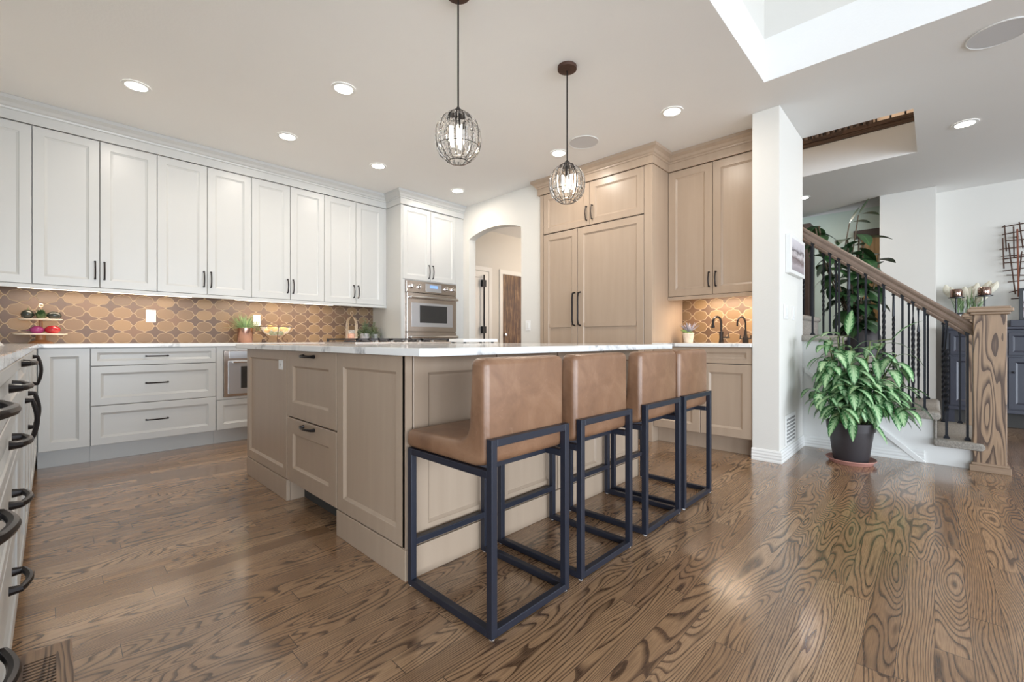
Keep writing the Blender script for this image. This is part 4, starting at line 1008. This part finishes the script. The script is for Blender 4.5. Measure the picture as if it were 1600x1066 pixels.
# leaning tablet on the left counter
lt = MB().prism([(-.42, 0), (-.163, 0), (-.33, .20), (-.345, .20)], lambda a, b, w: Vector((a, w, .9152+b)), 3.15, 3.42)
tag(lt.build('recipe_stand', M['plastic'], None, bevel=.004), 'white sloping recipe stand at the left edge on the counter', 'stand')
# grass pot
gp = thing('potted_grass', 'green grass in a ribbed copper pot on the back counter', 'plant', (1.37, 5.08, .915))
prf = [(.001, 0), (.066, 0), (.069, .004), (.069, .152), (.063, .152), (.060, .13), (.001, .13)]
MB().lathe((1.37, 5.08, .9152), prf, 32).build('pot', M['copper'], gp, smooth=True)
g = MB(); rnd = random.Random(9)
for k in range(150):
    a = rnd.random()*6.28; q = rnd.random()**.5*.055; e = rnd.uniform(.1, 1.5)
    g.leaf((1.37+q*math.cos(a), 5.08+q*math.sin(a), 1.045), (math.cos(a)*e, math.sin(a)*e*.8, 1), rnd.uniform(.11, .19), .008, droop=rnd.uniform(.2, 1.3), seg=5)
g.clamp(xmax=1.50, ymax=5.28); g.build('grass', M['grass'], gp, smooth='all', recalc=False)
# glass fruit bowl on wire stand
bx, by = 1.655, 5.06
bw = thing('fruit_bowl', 'clear glass fruit bowl on a scrolled wire stand, back counter', 'bowl', (bx, by, .915))
MB().lathe((bx, by, .985), [(.001, 0), (.06, .002), (.115, .03), (.145, .075), (.152, .104), (.149, .104), (.140, .076), (.11, .034), (.058, .006), (.001, .005)], 36).build('glass_bowl', M['glass'], bw, smooth='all')
ws_ = MB().tube([(bx+.154*math.cos(a), by+.154*math.sin(a), 1.082) for a in [2*math.pi*i/40 for i in range(40)]], .004, 6, closed=True)
for k in range(3):
    a = 2*math.pi*k/3+.35; ca, sa = math.cos(a), math.sin(a)
    ws_.tube([(bx+r*ca, by+r*sa, z) for r, z in ((.156, 1.10), (.156, 1.082), (.14, 1.03), (.10, .985), (.075, .96), (.09, .935), (.12, .918), (.14, .925), (.14, .945), (.125, .95))], .0035, 6)
ws_.build('wire_stand', M['rust'], bw, smooth=True)
fruit = []
for k, (dx, dy, dz, c) in enumerate([(-.05, -.03, .032, 1), (.03, -.05, .032, 1), (.0, .035, .032, 1), (.06, .02, .040, 0), (-.08, .01, .055, 0), (-.035, -.07, .070, 0), (.04, -.075, .074, 0), (.085, -.03, .070, 0), (-.01, -.0, .078, 0), (-.07, -.045, .088, 0)]):
    nm = 'lemon' if c == 0 else 'lime'
    o = MB().ball((bx+dx, by+dy, .985+dz), .031, .025, .024).build(nm, M['lemon' if c == 0 else 'lime'], None, smooth='all')
    tag(o, 'yellow-orange lemon in the glass fruit bowl' if c == 0 else 'dark green lime at the bottom of the glass fruit bowl', 'fruit', 'lemons in the glass bowl' if c == 0 else 'limes in the glass bowl')
# arched wire lantern
lx, ly = 2.50, 5.06
ln = thing('wire_lantern', 'arched brass wire holder with looped handle on the back counter', 'lantern', (lx, ly, .915))
for ang in (0.2, 0.2+math.pi/2):
    for w_ in (.078, .062):
        ca, sa = math.cos(ang), math.sin(ang); pts = [(-w_, 0), (-w_, .20), (-w_*.92, .245), (-w_*.6, .28), (-w_*.2, .305), (0, .325), (w_*.2, .305), (w_*.6, .28), (w_*.92, .245), (w_, .20), (w_, 0)]
        MB().tube([(lx+a*ca, ly+a*sa, .920+b) for a, b in pts], .0038, 6).build('wire_arch', M['gold'], ln, smooth=True)
MB().tube([(lx+.016*math.cos(a), ly, 1.262+.022*math.sin(a)) for a in [2*math.pi*i/18 for i in range(18)]], .0038, 6, closed=True).build('loop', M['gold'], ln, smooth=True)
MB().lathe((lx, ly, .9152), [(.001, 0), (.08, 0), (.08, .006), (.001, .006)], 28).build('base', M['gold'], ln)
jr = thing('pebble_jar', 'small glass jar of copper pebbles inside the wire lantern', 'jar', (lx, ly, .9215))
MB().lathe((lx, ly, .9215), [(.001, 0), (.048, 0), (.048, .14), (.045, .14), (.045, .004), (.001, .004)], 24).build('glass', M['glass'], jr, smooth='all')
MB().lathe((lx, ly, .926), [(.001, 0), (.0445, 0), (.0445, .09), (.02, .098), (.001, .10)], 20).build('pebbles', M['peb'], jr, kind='stuff')
# ribbed herb pots
def herb(x, y, r, h, label, n, seed):
    t = thing('potted_herb', label, 'plant', (x, y, .915), 'grey ribbed herb pots')
    rs = []
    for rr, z in ((r*.85, 0), (r, h*.95), (r, h), (r*.9, h), (r*.88, h*.85)):
        rs.append([Vector((x+rr*(1+.035*math.cos(12*a))*math.cos(a), y+rr*(1+.035*math.cos(12*a))*math.sin(a), .9152+z)) for a in [2*math.pi*i/48 for i in range(48)]])
    MB().rings(rs).build('pot', M['ribpot'], t, smooth=True)
    g, s = MB(), MB(); rn = random.Random(seed)
    for k in range(n):
        a = rn.random()*6.28; q = rn.random(); tip = Vector((x+q*r*2.3*math.cos(a), y+q*r*1.7*math.sin(a), .915+h+rn.uniform(.01, .15)*(1.25-q)-q*.03*rn.random()*3)); b = Vector((x+.3*r*math.cos(a), y+.3*r*math.sin(a), .915+h*.9))
        s.tube([b, (b+tip)/2+Vector((0, 0, .02)), tip], .0015, 4)
        for j in range(4): 
            aa = rn.random()*6.28; g.leaf(tip-Vector((0, 0, .008*j)), (math.cos(aa), math.sin(aa), .5), .026, .019, droop=.6, seg=3)
    g.clamp(xmax=2.89, ymax=5.28); s.clamp(xmax=2.89, ymax=5.28)
    s.build('stems', M['stem'], t); g.build('foliage', M['herb'], t, smooth='all', recalc=False)
herb(2.645, 5.02, .055, .105, 'larger grey ribbed pot of silvery herb behind the cooktop', 110, 1)
herb(2.795, 5.06, .042, .10, 'smaller grey ribbed herb pot against the oven tower', 60, 2)
# succulent pot on the bar counter
ux, uy = 4.33, 1.75
t = thing('potted_succulent', 'spiky grey succulent in carved white pot on the bar counter', 'plant', (ux, uy, .915))
MB().lathe((ux, uy, .9152), [(.001, 0), (.042, 0), (.052, .085), (.055, .088), (.055, .096), (.047, .096), (.045, .08), (.001, .08)], 24).build('pot', M['whitepot'], t, smooth=True)
g, g2 = MB(), MB()
for k in range(18):
    a = k*2.4; g.leaf((ux+.01*math.cos(a), uy+.01*math.sin(a)-.01, .998+.02), (math.cos(a), math.sin(a), .6+.1*(k % 9)), .115, .020, droop=-.1, seg=4, fold=.5, shape=.6)
for k in range(40):
    a = k*2.4; q = .012+.028*((k*7) % 10)/10; g2.leaf((ux+q*math.cos(a)*1.2-.0, uy+q*math.sin(a)+.012*(k % 3), 1.0+.012*(k % 3)), (math.cos(a), math.sin(a), .8), .030, .018, droop=-.2, seg=3, fold=.4)
g.clamp(xmax=4.5, ymax=1.88); g2.clamp(ymax=1.88); g.build('spiky_leaves', M['agave'], t, smooth='all', recalc=False); g2.build('rosettes', M['succ'], t, smooth='all', recalc=False)

# ------------------------------------------------------------------ floor vent
fv = thing('floor_vent', 'wooden slatted floor register set into the floor at lower left', 'vent', (-.08, 1.75, 0))
vx0, vx1, vy0, vy1 = -.17, .045, 1.50, 1.965
MB().box(vx0, vx1, vy1-.055, vy1, .0, .004).box(vx0, vx1, vy0, vy0+.05, 0, .004).box(vx1-.035, vx1, vy0+.05, vy1-.055, 0, .004).box(vx0, vx0+.03, vy0+.05, vy1-.055, 0, .004).build('frame', M['oakX'], fv)
MB().box(vx0+.03, vx1-.035, vy0+.05, vy1-.055, .0003, .0008).build('duct', M['slot'], fv)
q = MB()
for i in range(22): q.box(vx0+.03, vx1-.035, vy0+.056+i*.0165, vy0+.064+i*.0165, .0005, .0035)
q.box(-.07, -.055, vy0+.05, vy1-.055, .0005, .0037)
q.build('slats', M['oakX'], fv)
